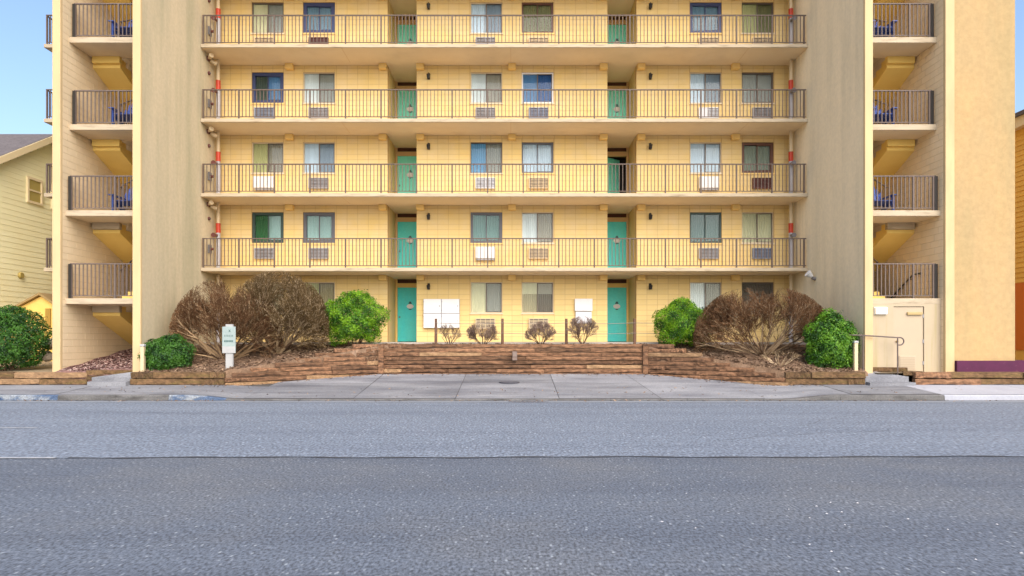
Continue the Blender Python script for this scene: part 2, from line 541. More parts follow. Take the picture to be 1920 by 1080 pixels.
# hairline cracks in the old lane
CR = MB()
for (cx, cy, dx, dy, n) in ((-5.2, 12.2, 0.16, 0.09, 14), (3.1, 10.1, 0.2, 0.05, 18), (7.4, 13.6, -0.14, -0.1, 16), (-9.5, 14.2, 0.22, -0.02, 20), (0.6, 14.9, 0.2, 0.02, 22)):
    x, y = cx, cy
    for i in range(n):
        x2, y2 = x + dx + rng.uniform(-0.06, 0.06), y + dy + rng.uniform(-0.07, 0.07)
        wd = rng.uniform(0.004, 0.011)
        k = len(CR.v)
        CR.v += [(x, y - wd, 0.0062), (x2, y2 - wd, 0.0062), (x2, y2 + wd, 0.0062), (x, y + wd, 0.0062)]
        CR.f.append((k, k + 1, k + 2, k + 3))
        x, y = x2, y2
o = CR.build('lane_cracks', CRACK, road)
o['kind'] = 'stuff'

# drain covers
X, Y = -0.08, 19.42
mb = MB().cyl((X, Y, pav_z(X, Y) - 0.02), (X, Y, pav_z(X, Y) + 0.016), 0.31, n=28)
o = mb.build('manhole_cover', IRON)
tag(o, 'round dark iron manhole cover in the concrete apron below the timber wall', 'manhole cover')
gr = empty('gutter_drain', (0.42, 16.42, 0.0), 'long dark storm drain sunk at the gutter beside the kerb', 'drain')
mb = MB()
ring = [(0.42 + 0.56 * math.cos(t) * 0.94, 16.44 + 0.10 * math.sin(t)) for t in [2 * PI * i / 24 for i in range(24)]]
mb.prism(ring, 2, -0.01, 0.012)
mb.build('drain_bed', IRON, gr)
for i in range(9):
    x = 0.02 + i * 0.1
    B(x - 0.02, 16.36, 0.0125, x + 0.02, 16.52, 0.02).build('bar', DGREY, gr)

# ------------------------------------------------------------------ planting beds
def wall_y(x):
    if x < -8.4: return 18.7
    if x < -4.28: return lerp(18.7, 21.0, (x + 8.4) / 4.12)
    if x < 4.36: return 21.0
    if x < 8.0: return lerp(21.0, 18.7, (x - 4.36) / 3.64)
    return 18.7


def wall_top(x):
    if x < -8.4: return 0.66
    if x < -4.28: return lerp(0.72, 1.44, ((x + 8.4) / 4.12) ** 1.1)
    if x < 4.36: return 1.44
    if x < 8.0: return lerp(1.44, 0.70, ((x - 4.36) / 3.64) ** 0.9)
    return 0.66


def bed_z(x, y):
    y0 = wall_y(x) + 0.1
    v = max(0, min(1, (y - y0) / (22.5 - y0)))
    z = lerp(wall_top(x) - 0.03, 1.44, v ** 0.8)
    return z + (0.03 * math.sin(x * 5 + y * 3) + 0.02 * math.sin(x * 11 - y * 7)) * min(1, v * 8) * (1 - v * 0.7)


def bedfn(u, v):
    x = lerp(-10.98, 10.42, u)
    y = lerp(wall_y(x) + 0.08, 22.6, max(0, (v * 31 - 1) / 30))
    return (x, y, bed_z(x, y) - (0.6 if v == 0 else 0))


bed = grid('planting_bed', bedfn, 220, 31, SOIL, kind='structure')


def chips(name, fn, n, size, mats, seed, parent=None):
    r = np.random.default_rng(seed)
    V, Fc, mi = [], [], []
    for i in range(n):
        x, y, z = fn(r)
        a = r.uniform(0, PI)
        l, wd = size * r.uniform(0.6, 1.8), size * r.uniform(0.25, 0.6)
        ti, tj = r.uniform(-0.5, 0.5), r.uniform(-0.5, 0.5)
        ca, sa = math.cos(a), math.sin(a)
        k = len(V)
        for (p, q) in ((-1, -1), (1, -0.8), (0.9, 1), (-0.9, 0.8)):
            dx, dy = p * l / 2, q * wd / 2
            V.append((x + dx * ca - dy * sa, y + dx * sa + dy * ca, z + 0.012 + dx * ti + dy * tj))
        Fc.append((k, k + 1, k + 2, k + 3))
        mi.append(int(r.integers(0, len(mats))))
    me = bpy.data.meshes.new(name)
    me.from_pydata(V, [], Fc)
    for m in mats: me.materials.append(m)
    me.polygons.foreach_set('material_index', mi)
    o = bpy.data.objects.new(name, me)
    link(o, parent)
    o['kind'] = 'stuff'
    return o


def bedpt(r):
    while True:
        x = r.uniform(-10.9, 10.35)
        if abs(x) < 4.2 and r.uniform() < 0.7: continue
        y0 = wall_y(x) + 0.12
        y = y0 + (22.4 - y0) * r.uniform() ** 1.3
        return x, y, bed_z(x, y)


o = chips('bark_mulch', bedpt, 9000, 0.075, CHIP, 3)
tag(o, 'brown bark mulch and leaf litter over the planting beds', 'mulch')


def litter(r):
    if r.uniform() < 0.5:                       # drifted against the foot of the timber wall
        x = r.uniform(-9.5, 9.0)
        y = wall_y(x) - 0.05 - abs(r.normal()) * 0.16
        return x, y, pav_z(x, y)
    if r.uniform() < 0.6:                       # swept into the gutter
        return r.uniform(-13, 13), 16.78 - abs(r.normal()) * 0.12, 0.008
    x, y = r.uniform(-13, 13), r.uniform(17.1, 18.6)
    return x, y, pav_z(x, y)


o = chips('leaf_litter', litter, 900, 0.055, CHIP, 9)
tag(o, 'scattered dead leaves along the timber wall foot and the gutter', 'leaves')


def lbed_z(x, y):
    return 0.66 + 0.17 * max(0, y - 18.75) + 0.02 * math.sin(x * 9 + y * 5)


def lbedfn(u, v):
    x = lerp(-13.42, -11.24, u)
    y0 = 18.78 + max(0, x + 12.45) * 0.42
    y = lerp(y0, 22.75, max(0, (v * 31 - 1) / 30))
    return (x, y, lbed_z(x, y) - (0.5 if v == 0 else 0))


grid('gravel_bed', lbedfn, 24, 31, PINKG,
     kind='structure')
o = chips('pink_pebbles', lambda r: (lambda x, t: (lambda y: (x, y, lbed_z(x, y)))(lerp(18.86 + max(0, x + 12.45) * 0.42, 22.5, t)))(r.uniform(-13.3, -11.3), r.uniform(0, 1)), 3200, 0.075, PEB, 5)
tag(o, 'pink and plum gravel under the left staircase', 'gravel')
# yards at both sides
grid('left_yard', lambda u, v: (lerp(-45, -13.43, u), lerp(18.78, 60, v), 0.62 + 0.05 * min(6, lerp(0, 41, v))), 8, 60, YARD, kind='structure')
grid('right_yard', lambda u, v: (lerp(10.74, 45, u), lerp(18.85, 60, v), 0.62 + 0.03 * min(6, lerp(0, 41, v))), 8, 60, YARD, kind='structure')

# ------------------------------------------------------------------ timber retaining walls
def timber_mesh(seed, mat):
    r = random.Random(seed)
    n = 8
    mb = MB()
    for i in range(n + 1):
        x = i / n
        j = [r.uniform(-0.022, 0.022) for _ in range(8)]
        e = 0.006 if i in (0, n) else 0.0
        mb.v += [(x, 0 + j[0] + e, 0.004 + abs(j[1])), (x, 0.16, 0.004), (x, 0.16, 0.174), (x, 0 + j[2] + e, 0.172 - abs(j[3]))]
        if i:
            k = 4 * (i - 1)
            for q in range(4):
                mb.f.append((k + q, k + (q + 1) % 4, k + 4 + (q + 1) % 4, k + 4 + q))
    mb.f.append((0, 1, 2, 3))
    mb.f.append(tuple(4 * n + q for q in range(4)))
    me = mb.mesh('timber')
    me.materials.append(mat)
    return me


TM = [timber_mesh(i, TIMB) for i in range(6)]
TP = [timber_mesh(20 + i, TIMBL) for i in range(2)]
TMO = [timber_mesh(30 + i, TIMBM) for i in range(3)]


def run(parent, p0, p1, z, h, meshes, L=2.4, off=0.0, lean=0.0, pale=0.0, reach=None):
    p0, p1 = Vector((*p0, 0)), Vector((*p1, 0))
    d = (p1 - p0)
    tot = d.length if reach is None else reach
    d.normalize()
    ang = math.atan2(d.y, d.x)
    nrm = Vector((-d.y, d.x, 0))
    s = 0.0
    first = True
    while s < tot - 0.05:
        l = (off if first and off > 0.2 else L) * rng.uniform(0.8, 1.15)
        first = False
        l = min(l, tot - s)
        if tot - s - l < 0.35: l = tot - s
        p = p0 + d * (s + 0.004) + nrm * (lean + rng.uniform(-0.03, 0.03))
        me = rng.choice(TP) if rng.random() < pale else rng.choice(meshes)
        shared('timber', me, parent, (p.x, p.y, z + rng.uniform(-0.004, 0.004)), (l - 0.008, 1, h / 0.178), ang)
        s += l


rw = empty('retaining_wall', (0, 21.0, 0.45), 'brown stacked timber retaining wall bending round the concrete apron', 'retaining wall')
for c in range(8):
    run(rw, (-4.28, 21.0), (4.36, 21.0), 0.38 + 0.135 * c, 0.135, TM, 1.9, (c % 3) * 0.7, 0.008 * c, 0.04)
reach_l = [4.75, 4.7, 4.5, 4.0, 3.3, 2.7, 2.1, 1.5, 0.9]
reach_r = [4.35, 4.3, 4.0, 3.4, 2.7, 2.2, 1.8, 1.3, 0.9]
for c in range(9):
    z = 0.22 + 0.138 * c
    # left wing runs from its far end towards the corner, right wing from the corner out
    a, b = Vector((-4.28, 21.0)), Vector((-8.4, 18.7))
    d = (b - a).normalized()
    e = a + d * reach_l[c]
    run(rw, (e.x, e.y), (a.x, a.y), z, 0.138, TM, 1.5, (c % 2) * 0.8, 0.008 * c, 0.08)
    a2, b2 = Vector((4.36, 21.0)), Vector((8.0, 18.7))
    d2 = (b2 - a2).normalized()
    e2 = a2 + d2 * reach_r[c]
    run(rw, (a2.x, a2.y), (e2.x, e2.y), z, 0.138, TM, 1.5, (c % 2) * 0.8, 0.008 * c, 0.18)
for c in range(2):
    run(rw, (-11.12, 18.7), (-8.38, 18.7), 0.28 + 0.19 * c, 0.19, TMO, 1.8, c * 0.8)
    run(rw, (7.98, 18.7), (10.30, 18.7), 0.28 + 0.19 * c, 0.19, TMO, 1.8, c * 0.8)
B(-4.36, 20.93, 0.3, -4.2, 21.05, 1.46).build('corner_post', TIMB, rw)
B(4.28, 20.93, 0.3, 4.44, 21.05, 1.46).build('corner_post', TIMB, rw)
rl = empty('retaining_wall', (-15, 18.7, 0.28), 'low mossy timber edging in front of the leafy bush at far left', 'retaining wall')
for c in range(2):
    run(rl, (-22, 18.7), (-12.42, 18.7), 0.28 + 0.19 * c, 0.19, TMO + TP[:1], 2.2, c * 1.1)
run(rl, (-12.45, 18.74), (-11.28, 19.24), 0.56, 0.15, TMO, 2.4)
run(rl, (-12.45, 18.76), (-11.28, 19.26), 0.42, 0.14, TMO, 2.4)
rr = empty('retaining_wall', (15, 18.7, 0.28), 'low brown timber edging right of the handrail path by the purple strip', 'retaining wall')
for c in range(2):
    run(rr, (11.75, 18.7), (22, 18.7), 0.28 + 0.19 * c, 0.19, TMO + TM[:1], 2.2, c * 1.1)

# concrete walks
def walk(name, P, mat=CONC):
    mb = MB()
    k = 0
    mb.v = [tuple(p) for p in P] + [(p[0], p[1], p[2] - 0.25) for p in P]
    n = len(P)
    mb.f = [tuple(range(n)), tuple(range(2 * n - 1, n - 1, -1))] + [(i, (i + 1) % n, n + (i + 1) % n, n + i) for i in range(n)]
    return mb


lw = bpy.data.objects.new('left_path', None)
link(lw, None, (-11.7, 18.6, 0.28)); lw['kind'] = 'structure'
walk('s', [(-12.25, 18.50, 0.385), (-11.14, 18.50, 0.385), (-11.14, 18.80, 0.40), (-12.25, 18.80, 0.40)]).build('step', CONC, lw)
walk('s', [(-12.3, 18.78, 0.50), (-11.14, 18.78, 0.50), (-10.6, 19.5, 0.72), (-10.5, 22.5, 1.42), (-10.98, 22.5, 1.42), (-11.01, 19.0, 0.64), (-11.3, 18.99, 0.64)]).build('ramp', CONC, lw)
rp = bpy.data.objects.new('right_path', None)
link(rp, None, (11, 18.6, 0.28)); rp['kind'] = 'structure'
walk('s', [(10.35, 18.55, 0.36), (11.68, 18.55, 0.36), (11.62, 18.78, 0.37), (10.35, 18.78, 0.37)]).build('step', CONC, rp)
walk('s', [(10.33, 18.76, 0.52), (11.60, 18.76, 0.52), (11.0, 19.0, 0.62), (10.46, 19.5, 0.72), (10.46, 22.5, 1.42), (9.95, 22.5, 1.42), (9.95, 19.8, 0.80)]).build('ramp', CONC, rp)
b_ = empty('timber_border', (11.2, 18.95, 0.6), 'short dark timber border behind the right concrete step', 'border')
shared('timber', TMO[0], b_, (10.75, 19.14, 0.64), (0.95, 0.8, 0.8), R(-12))
shared('timber', TMO[1], b_, (11.5, 18.86, 0.54), (0.5, 0.8, 0.8), R(-20))

# ------------------------------------------------------------------ apartment building
FL = [1.51 + 2.64 * k for k in range(7)]
WY, SY, DY = 24.2, 22.7, 25.75
XL, XR = -11.02, 10.47
bd = empty('apartment_building', (0, 24.2, 1.51), 'yellow block apartment building with open galleries and turquoise doors', 'building')

# solid core behind the flats
B(-15.8, 26.6, 0.3, 15.0, 37, 17.2).build('core', YELW, bd)

COLX = [-9.215, -7.28, -0.966, 0.966, 7.31, 9.27]
WW, SILL, HEAD = 1.2, 1.10, 2.26
BAYS = [(XL, -4.69, (0, 1)), (-3.60, 3.60, (2, 3)), (4.69, XR, (4, 5))]


def block_rects(x0, x1, z0, z1, holes, bw=0.4, bh=0.2, stagger=False):
    """cut a wall rectangle into block rectangles, clear of the openings"""
    out = []
    j = 0.0065
    zs = [z0]
    while zs[-1] < z1 - 0.02:
        zs.append(min(zs[-1] + bh, z1))
    for r, (a, b) in enumerate(zip(zs[:-1], zs[1:])):
        cuts = [x0]
        x = x0 + (bw / 2 if stagger and r % 2 else bw)
        while x < x1 - 0.03:
            cuts.append(x)
            x += bw
        cuts.append(x1)
        for p, q in zip(cuts[:-1], cuts[1:]):
            segs = [(p, q, a, b)]
            for (hx0, hx1, hz0, hz1) in holes:
                new = []
                for (p_, q_, a_, b_) in segs:
                    if q_ <= hx0 or p_ >= hx1 or b_ <= hz0 or a_ >= hz1:
                        new.append((p_, q_, a_, b_))
                        continue
                    if p_ < hx0: new.append((p_, hx0, a_, b_))
                    if q_ > hx1: new.append((hx1, q_, a_, b_))
                    m0, m1 = max(p_, hx0), min(q_, hx1)
                    if a_ < hz0: new.append((m0, m1, a_, hz0))
                    if b_ > hz1: new.append((m0, m1, hz1, b_))
                segs = new
            out += [(p_ + j, q_ - j, a_ + j, b_ - j) for (p_, q_, a_, b_) in segs if q_ - p_ > 0.03 and b_ - a_ > 0.03]
    return out


single = 0
for k in range(6):
    z0, z1 = FL[k], FL[k + 1] - 0.12
    for bi, (x0, x1, cols) in enumerate(BAYS):
        holes = []
        if k < 5:
            holes = [(COLX[c] - WW / 2, COLX[c] + WW / 2, z0 + SILL, z0 + HEAD) for c in cols]
        mb = MB()
        xs_ = [x0] + [v for h in holes for v in h[:2]] + [x1]
        for a, b in zip(xs_[0::2], xs_[1::2]):
            mb.box(a, WY + 0.006, z0, b, WY + 0.2, z1)
        for h in holes:
            mb.box(h[0], WY + 0.006, z0, h[1], WY + 0.2, h[2])
            mb.box(h[0], WY + 0.006, h[3], h[1], WY + 0.2, z1)
        wall = mb.build('wall', YELW, bd)
        rects = block_rects(x0, x1, z0 + 0.005, z1 - 0.002, holes)
        if k == 0 and bi in (1, 2):
            for (p, q, a, b) in rects:
                if bi == 2 and p > 7.0:
                    continue
                if single >= 296:
                    continue
                o = MB().box(0, 0, 0, q - p, 0.012, b - a).build('block', YEL, wall)
                o.location = (p, WY - 0.001 * rng.random(), a)
                WL[o.name] = Vector(o.location)
                single += 1
            rects = [r for r in rects if bi == 2 and r[0] > 7.0]
        if rects:
            mb = MB()
            for (p, q, a, b) in rects:
                mb.box(p, WY - 0.001 * rng.random(), a, q, WY + 0.012, b)
            o = mb.build('blocks', YEL, wall)
            o['kind'] = 'stuff'
    # recess cheeks and back
    for s in (-1, 1):
        xo, xi = 4.69 * s, 3.60 * s
        B(xo, WY + 0.21, z0, xo + 0.2 * s, DY + 0.2, z1).build('recess_wall', YEL, bd)
        B(xi, WY + 0.21, z0, xi - 0.2 * s, DY + 0.2, z1).build('recess_wall', YEL, bd)

# slabs and beam stubs
for k in range(0, 7):
    z = FL[k]
    if k == 0:
        B(XL + 0.002, 22.55, z - 0.35, XR - 0.002, 26.6, z).build('ground_floor_slab', M('walkway_concrete', (0.42, 0.38, 0.34), (0.36, 0.32, 0.28), 2, rough=0.9), bd)
        continue
    if k == 6:
        B(-16.4, 21.6, z - 0.14, 15.6, 37.4, z + 0.25).build('roof', SOFF, bd)
        continue
    B(XL + 0.002, SY + 0.05, z - 0.12, XR - 0.002, 26.6, z - 0.003).build('gallery_slab', SOFF, bd)
    B(XL - 0.03 if False else XL + 0.002, SY, z - 0.125, XR - 0.002, SY + 0.048, z).build('slab_edge', FASC, bd, bevel=0.012)
    # drip line and cold joints on the soffit
    for xj in (-6.05, -0.05, 5.2 + 3.2):
        MB().prism([(xj, SY + 0.06), (xj + 0.012, SY + 0.06), (xj + 0.012, WY - 0.25), (xj, WY - 0.25)], 2, z - 0.123, z - 0.1205).build('soffit_joint', HEADER, bd)
for k in range(1, 7):
    zt = FL[k] - 0.12 - 0.002
    for px in (545, 720, 785, 960, 1133, 1199, 1377):
        x = (px - 960) / 49.7
        if abs(px - 720) < 2: x = -4.69 - 0.16
        if abs(px - 785) < 2: x = -3.60 + 0.16
        if abs(px - 1133) < 2: x = 3.60 - 0.16
        if abs(px - 1199) < 2: x = 4.69 + 0.16
        B(x - 0.14, WY - 0.22, zt - 0.20, x + 0.14, WY - 0.004, zt).build('beam_end', BEAM, bd, bevel=0.012)

# windows -----------------------------------------------------------
def cur(name, c):
    return M('curtain_' + name, c, tuple(v * 0.86 for v in c), 1.2, (6, 1, 0.4), rough=0.9)


CU = {n: cur(n, c) for n, c in dict(
    cream=(0.86, 0.76, 0.48), white=(0.84, 0.84, 0.82), bluewhite=(0.70, 0.78, 0.88), grey=(0.40, 0.38, 0.33), greywarm=(0.44, 0.38, 0.30),
    greyblue=(0.30, 0.36, 0.44), blue=(0.10, 0.26, 0.50), sky=(0.15, 0.38, 0.62), deep_reflection=(0.02, 0.11, 0.33), teal=(0.22, 0.36, 0.33),  # blue tones carry the sky mirrored in the window glass
    tealdark=(0.17, 0.26, 0.25), green=(0.04, 0.17, 0.06), darkgreen=(0.07, 0.10, 0.08), aqua=(0.40, 0.56, 0.52), olive=(0.25, 0.23, 0.10),
    tan=(0.46, 0.36, 0.21), brown=(0.17, 0.13, 0.10), yellowish=(0.66, 0.60, 0.28), palegreen=(0.34, 0.36, 0.28)).items()}
FRM = {'cream': M('frame_cream', (0.66, 0.54, 0.36), rough=0.5), 'bronze': M('frame_bronze', (0.13, 0.10, 0.075), rough=0.45),
       'navy': M('frame_navy', (0.03, 0.045, 0.13), rough=0.45), 'brown': M('frame_brown', (0.11, 0.045, 0.028), rough=0.45),
       'grey': M('frame_grey', (0.10, 0.10, 0.115), rough=0.45), 'green': M('frame_green', (0.03, 0.06, 0.05), rough=0.45)}
# (frame, frame width, left curtain, right curtain, reflecting?)
WIN = [
    [('cream', .03, 'tan', 'tan', 0), ('cream', .03, 'yellowish', 'tan', 0), ('cream', .025, 'cream', 'grey', 0), ('cream', .025, 'tan2', 'brown', 0),
     ('cream', .025, 'white', 'grey', 0), ('bronze', .03, 'brown', 'brown', 0)],
    [('green', .10, 'green', 'aqua', 0), ('grey', .12, 'aqua', 'aqua', 0), ('grey', .09, 'teal', 'teal', 0), ('cream', .025, 'white', 'greywarm', 0),
     ('green', .06, 'tealdark', 'tealdark', 0), ('cream', .03, 'cream', 'cream', 0)],
    [('cream', .03, 'yellowish', 'greywarm', 0), ('cream', .025, 'bluewhite', 'greyblue', 0), ('bronze', .025, 'sky', 'grey', 0), ('grey', .05, 'bluewhite', 'bluewhite', 0),
     ('cream', .03, 'bluewhite', 'bluewhite', 0), ('brown', .10, 'palegreen', 'palegreen', 0)],
    [('navy', .12, 'darkgreen', 'blue', 0), ('cream', .025, 'white', 'grey', 0), ('cream', .03, 'white', 'greywarm', 0), ('white', .05, 'blue', 'deep_reflection', 0),
     ('cream', .025, 'bluewhite', 'greyblue', 0), ('bronze', .04, 'grey2', 'grey2', 0)],
    [('bronze', .03, 'cream', 'grey', 0), ('navy', .13, 'blue_reflection', 'blue_reflection', 0), ('cream', .025, 'bluewhite', 'greyblue', 0), ('brown', .06, 'olive', 'olive', 0),
     ('navy', .11, 'blue_reflection', 'blue_reflection', 0), ('bronze', .03, 'yellowish', 'olive', 0)]]
CU['grey2'] = cur('grey2', (0.52, 0.50, 0.46))
CU['blue_reflection'] = cur('blue_reflection', (0.20, 0.32, 0.42))
CU['tan2'] = cur('tan2', (0.52, 0.42, 0.25))
FRM['white'] = M('frame_white', (0.70, 0.70, 0.70), rough=0.5)
COLN = ['leftmost', 'second', 'third', 'fourth', 'fifth', 'rightmost']
for k in range(5):
    for c in range(6):
        fn, fw, lc, rc, rf = WIN[k][c]
        x0, x1 = COLX[c] - WW / 2, COLX[c] + WW / 2
        z0, z1 = FL[k] + SILL, FL[k] + HEAD
        fm = FRM[fn]
        y0 = WY + 0.035
        mb = MB()
        mb.box(x0 + 0.002, y0, z0 + 0.002, x0 + fw, y0 + 0.1, z1 - 0.002).box(x1 - fw, y0, z0 + 0.002, x1 - 0.002, y0 + 0.1, z1 - 0.002)
        mb.box(x0 + fw, y0, z0 + 0.002, x1 - fw, y0 + 0.1, z0 + fw).box(x0 + fw, y0, z1 - fw, x1 - fw, y0 + 0.1, z1 - 0.002)
        win = mb.build('window', fm, bd)
        xm = (x0 + x1) / 2
        lighter = lc in ('white', 'cream', 'bluewhite', 'yellowish', 'sky', 'blue') and fw < 0.06
        # the fixed pane stands behind, the sliding sash in front on the right
        sash = FRM['bronze'] if fn in ('cream', 'white', 'bronze') else fm
        mb = MB()
        s = 0.035
        xa, xb, za, zb = xm - 0.02, x1 - fw - 0.002, z0 + fw + 0.002, z1 - fw - 0.002
        mb.box(xa, y0 + 0.02, za, xa + s, y0 + 0.045, zb).box(xb - s * .7, y0 + 0.02, za, xb, y0 + 0.045, zb)
        mb.box(xa + s, y0 + 0.02, za, xb - s * .7, y0 + 0.045, za + s * .7).box(xa + s, y0 + 0.02, zb - s * .7, xb - s * .7, y0 + 0.045, zb)
        mb.build('sash', sash, win)
        B(x0 + fw + 0.002, y0 + 0.060, za, xm - 0.021, y0 + 0.065, zb).build('pane', GLASS, win)
        B(xa + s + .001, y0 + 0.030, za + s * .7, xb - s * .7 - .001, y0 + 0.035, zb - s * .7).build('pane', GLASS, win)
        # folded curtains hang behind the glass; blues stand in for reflected sky
        for (ca, cb, cc, yy) in ((x0 + fw, xm, lc, y0 + 0.085), (xm, x1 - fw, rc, y0 + 0.087)):
            n = 22
            V, Fa = [], []
            for i in range(n + 1):
                x = lerp(ca, cb, i / n)
                d = 0.008 * math.sin(i * 2.1 + k + c)
                V += [(x, yy + d, za), (x, yy + d, zb)]
                if i: Fa.append((2 * i - 2, 2 * i, 2 * i + 1, 2 * i - 1))
            me = bpy.data.meshes.new('curtain')
            me.from_pydata(V, [], Fa)
            me.materials.append(CU[cc])
            link(bpy.data.objects.new('curtain', me), win)
        if k == 0 and c == 3:     # half-drawn blind
            B(x0 + fw, y0 + 0.068, z0 + 0.72, xm - 0.02, y0 + 0.072, zb).build('blind', CU['cream'], win)
            B(xm + 0.02, y0 + 0.068, z0 + 0.72, x1 - fw, y0 + 0.072, zb).build('blind', CU['greywarm'], win)
        B(x0 - 0.03, WY - 0.03, z0 - 0.05, x1 + 0.03, WY - 0.0015, z0 - 0.004).build('sill', FRM['cream'] if fn in ('cream', 'white', 'bronze') else BEAM, win)
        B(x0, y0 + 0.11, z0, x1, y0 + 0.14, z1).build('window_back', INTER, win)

# doors -------------------------------------------------------------
for k in range(5):
    for s in (-1, 1):
        x0, x1 = (-4.68, -3.61) if s < 0 else (3.61, 4.68)
        da, db = (-4.60, -3.70) if s < 0 else (3.70, 4.60)
        z = FL[k]
        zt = z + 2.19
        top = FL[k + 1] - 0.121
        openleaf = (k == 2 and s == 1)
        mb = MB()
        mb.box(x0, DY, z, da, DY + 0.15, top).box(db, DY, z, x1, DY + 0.15, top)
        mb.box(da, DY, zt, db, DY + 0.15, zt + 0.17)
        fr_ = mb.build('door_frame', HEADER if k else BEAM, bd)
        if k == 4:
            B(da, DY + 0.06, zt + 0.17, db, DY + 0.1, top).build('transom', DARKV, bd)
            for i in range(7):
                xx = lerp(da, db, i / 6)
                B(max(da, xx - 0.03), DY, zt + 0.172, min(db, xx + 0.03), DY + 0.058, top - 0.002).build('bar', HEADER, fr_)
        else:
            B(da, DY + 0.05, zt + 0.17, db, DY + 0.1, top).build('transom', DARKV, bd)
        dm = DOORG if k <= 1 else DOORM
        if not openleaf:
            d = B(da + 0.004, DY + 0.03, z + 0.02, db - 0.004, DY + 0.08, zt - 0.004).build('door', dm, bd)
            d['label'] = 'turquoise flush door'
        else:
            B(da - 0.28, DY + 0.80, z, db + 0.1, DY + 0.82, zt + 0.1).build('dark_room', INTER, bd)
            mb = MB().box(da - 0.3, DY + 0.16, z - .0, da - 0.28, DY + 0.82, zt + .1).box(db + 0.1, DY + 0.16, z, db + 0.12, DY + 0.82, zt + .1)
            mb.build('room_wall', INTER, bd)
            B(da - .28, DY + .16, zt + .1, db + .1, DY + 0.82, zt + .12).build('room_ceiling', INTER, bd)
            mb = MB()
            ca, sa = math.cos(R(36)), math.sin(R(36))
            L_ = 0.88
            q = [(da + 0.006, DY + 0.10), (da + 0.006 + L_ * ca, DY + 0.10 + L_ * sa), (da + 0.006 + L_ * ca - 0.045 * sa, DY + 0.10 + L_ * sa + 0.045 * ca),
                 (da + 0.006 - 0.0, DY + 0.10 + 0.05)]
            mb.prism(q, 2, z + 0.02, zt - 0.004)
            d = mb.build('door', dm, bd)
            d['label'] = 'turquoise door standing ajar'
        xc = (da + db) / 2 + 0.06
        yy = DY + 0.03
        if openleaf:
            continue
        zc = z + 1.43
        ov = [(xc + 0.14 * math.cos(t), zc + 0.09 * math.sin(t)) for t in [2 * PI * i / 20 for i in range(20)]]
        MB().prism(ov, 1, yy - 0.025, yy - 0.001).build('number_plate', WHITE, d)
        bow = MB()
        bow.prism([(xc - 0.07, zc + 0.10), (xc + 0.07, zc + 0.10), (xc + 0.03, zc + 0.19), (xc - 0.03, zc + 0.19)], 1, yy - 0.03, yy - 0.001)
        bow.prism([(xc - 0.09, zc - 0.10), (xc, zc - 0.15), (xc + 0.09, zc - 0.10)], 1, yy - 0.02, yy - 0.001)
        bow.build('knocker', M('dark_teal_iron', (0.02, 0.10, 0.10), rough=0.5), d)
        kx_ = da + 0.09
        mb = MB().cyl((kx_, yy - 0.06, z + 1.0), (kx_, yy - 0.001, z + 1.0), 0.03, n=10)
        mb.build('knob', DGREY, d)

# railings ----------------------------------------------------------
BAL = {}


def baluster_mesh(h, mat, r=0.011):
    key = (round(h, 3), mat.name, r)
    if key not in BAL:
        me = MB().box(-r, -r, 0, r, r, h).mesh('baluster')
        me.materials.append(mat)
        BAL[key] = me
    return BAL[key]


def railing(x0, x1, y, z, single_bal, mat=RAIL, h=1.06, post=1.262, nb=10, off=0.0, br=0.0115, endposts=True):
    rail = MB().box(x0, y - 0.022, z + h - 0.035, x1, y + 0.022, z + h).build('railing', mat, bd)
    B(x0, y - 0.012, z + 0.07, x1, y + 0.012, z + 0.095).build('bottom_rail', mat, rail)
    xs_ = []
    x = x0 + 0.03
    while x < x1:
        xs_.append(x)
        x += post / nb
    pm = baluster_mesh(h - 0.036, mat, 0.024)
    mb = MB()
    for i, x in enumerate(xs_):
        if i % nb == 0 or (i == len(xs_) - 1):
            shared('post', pm, rail, (x, y, z))
        elif single_bal:
            shared('baluster', baluster_mesh(h - 0.035 - 0.096, mat, br), rail, (x, y, z + 0.0955))
        else:
            mb.box(x - br, y - br, z + 0.0955, x + br, y + br, z + h - 0.0355)
    if mb.v:
        o = mb.build('balusters', mat, rail)
        o['kind'] = 'stuff'
    return rail


for k in range(1, 6):
    railing(XL + 0.03, XR - 0.03, SY + 0.08, FL[k], k == 1)

# ------------------------------------------------------------------ fins and stair towers
T0, FD = 0.55, 19.03
TOP = 17.2
FT = 0.24
LO = (-13.64, -13.40)
LI = (-11.26, -11.02)
RI = (10.47, 10.71)
RO = (12.86, 13.13)
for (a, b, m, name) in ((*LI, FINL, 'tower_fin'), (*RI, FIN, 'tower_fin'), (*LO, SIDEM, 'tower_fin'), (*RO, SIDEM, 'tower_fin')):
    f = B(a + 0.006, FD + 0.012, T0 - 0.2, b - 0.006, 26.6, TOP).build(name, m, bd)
    B(a, FD, T0 - 0.2, b, FD + 0.10, TOP).build('front_edge', FINF, f, bevel=0.012)
    if m in (FIN, FINL):
        continue
    # painted block courses on the stair-side face
    inner = b if a < 0 else a
    rects = block_rects(FD + 0.11, 24.2, 0.6, 16.8, [], stagger=True)
    mb = MB()
    for (p, q, u, v) in rects:
        if a < 0: mb.box(inner - 0.012, p, u, inner + 0.001 * rng.random(), q, v)
        else: mb.box(inner - 0.001 * rng.random(), p, u, inner + 0.012, q, v)
    o = mb.build('blocks', SIDEB, f)
    o['kind'] = 'stuff'

# broad panel at far right
pn = B(13.135, 19.06, 0.6, 14.95, 26.6, TOP).build('end_panel', PANEL, bd, bevel=0.015)
B(13.15, 18.95, 0.52, 14.9, 19.055, 0.98).build('purple_base', PURPLE, pn)
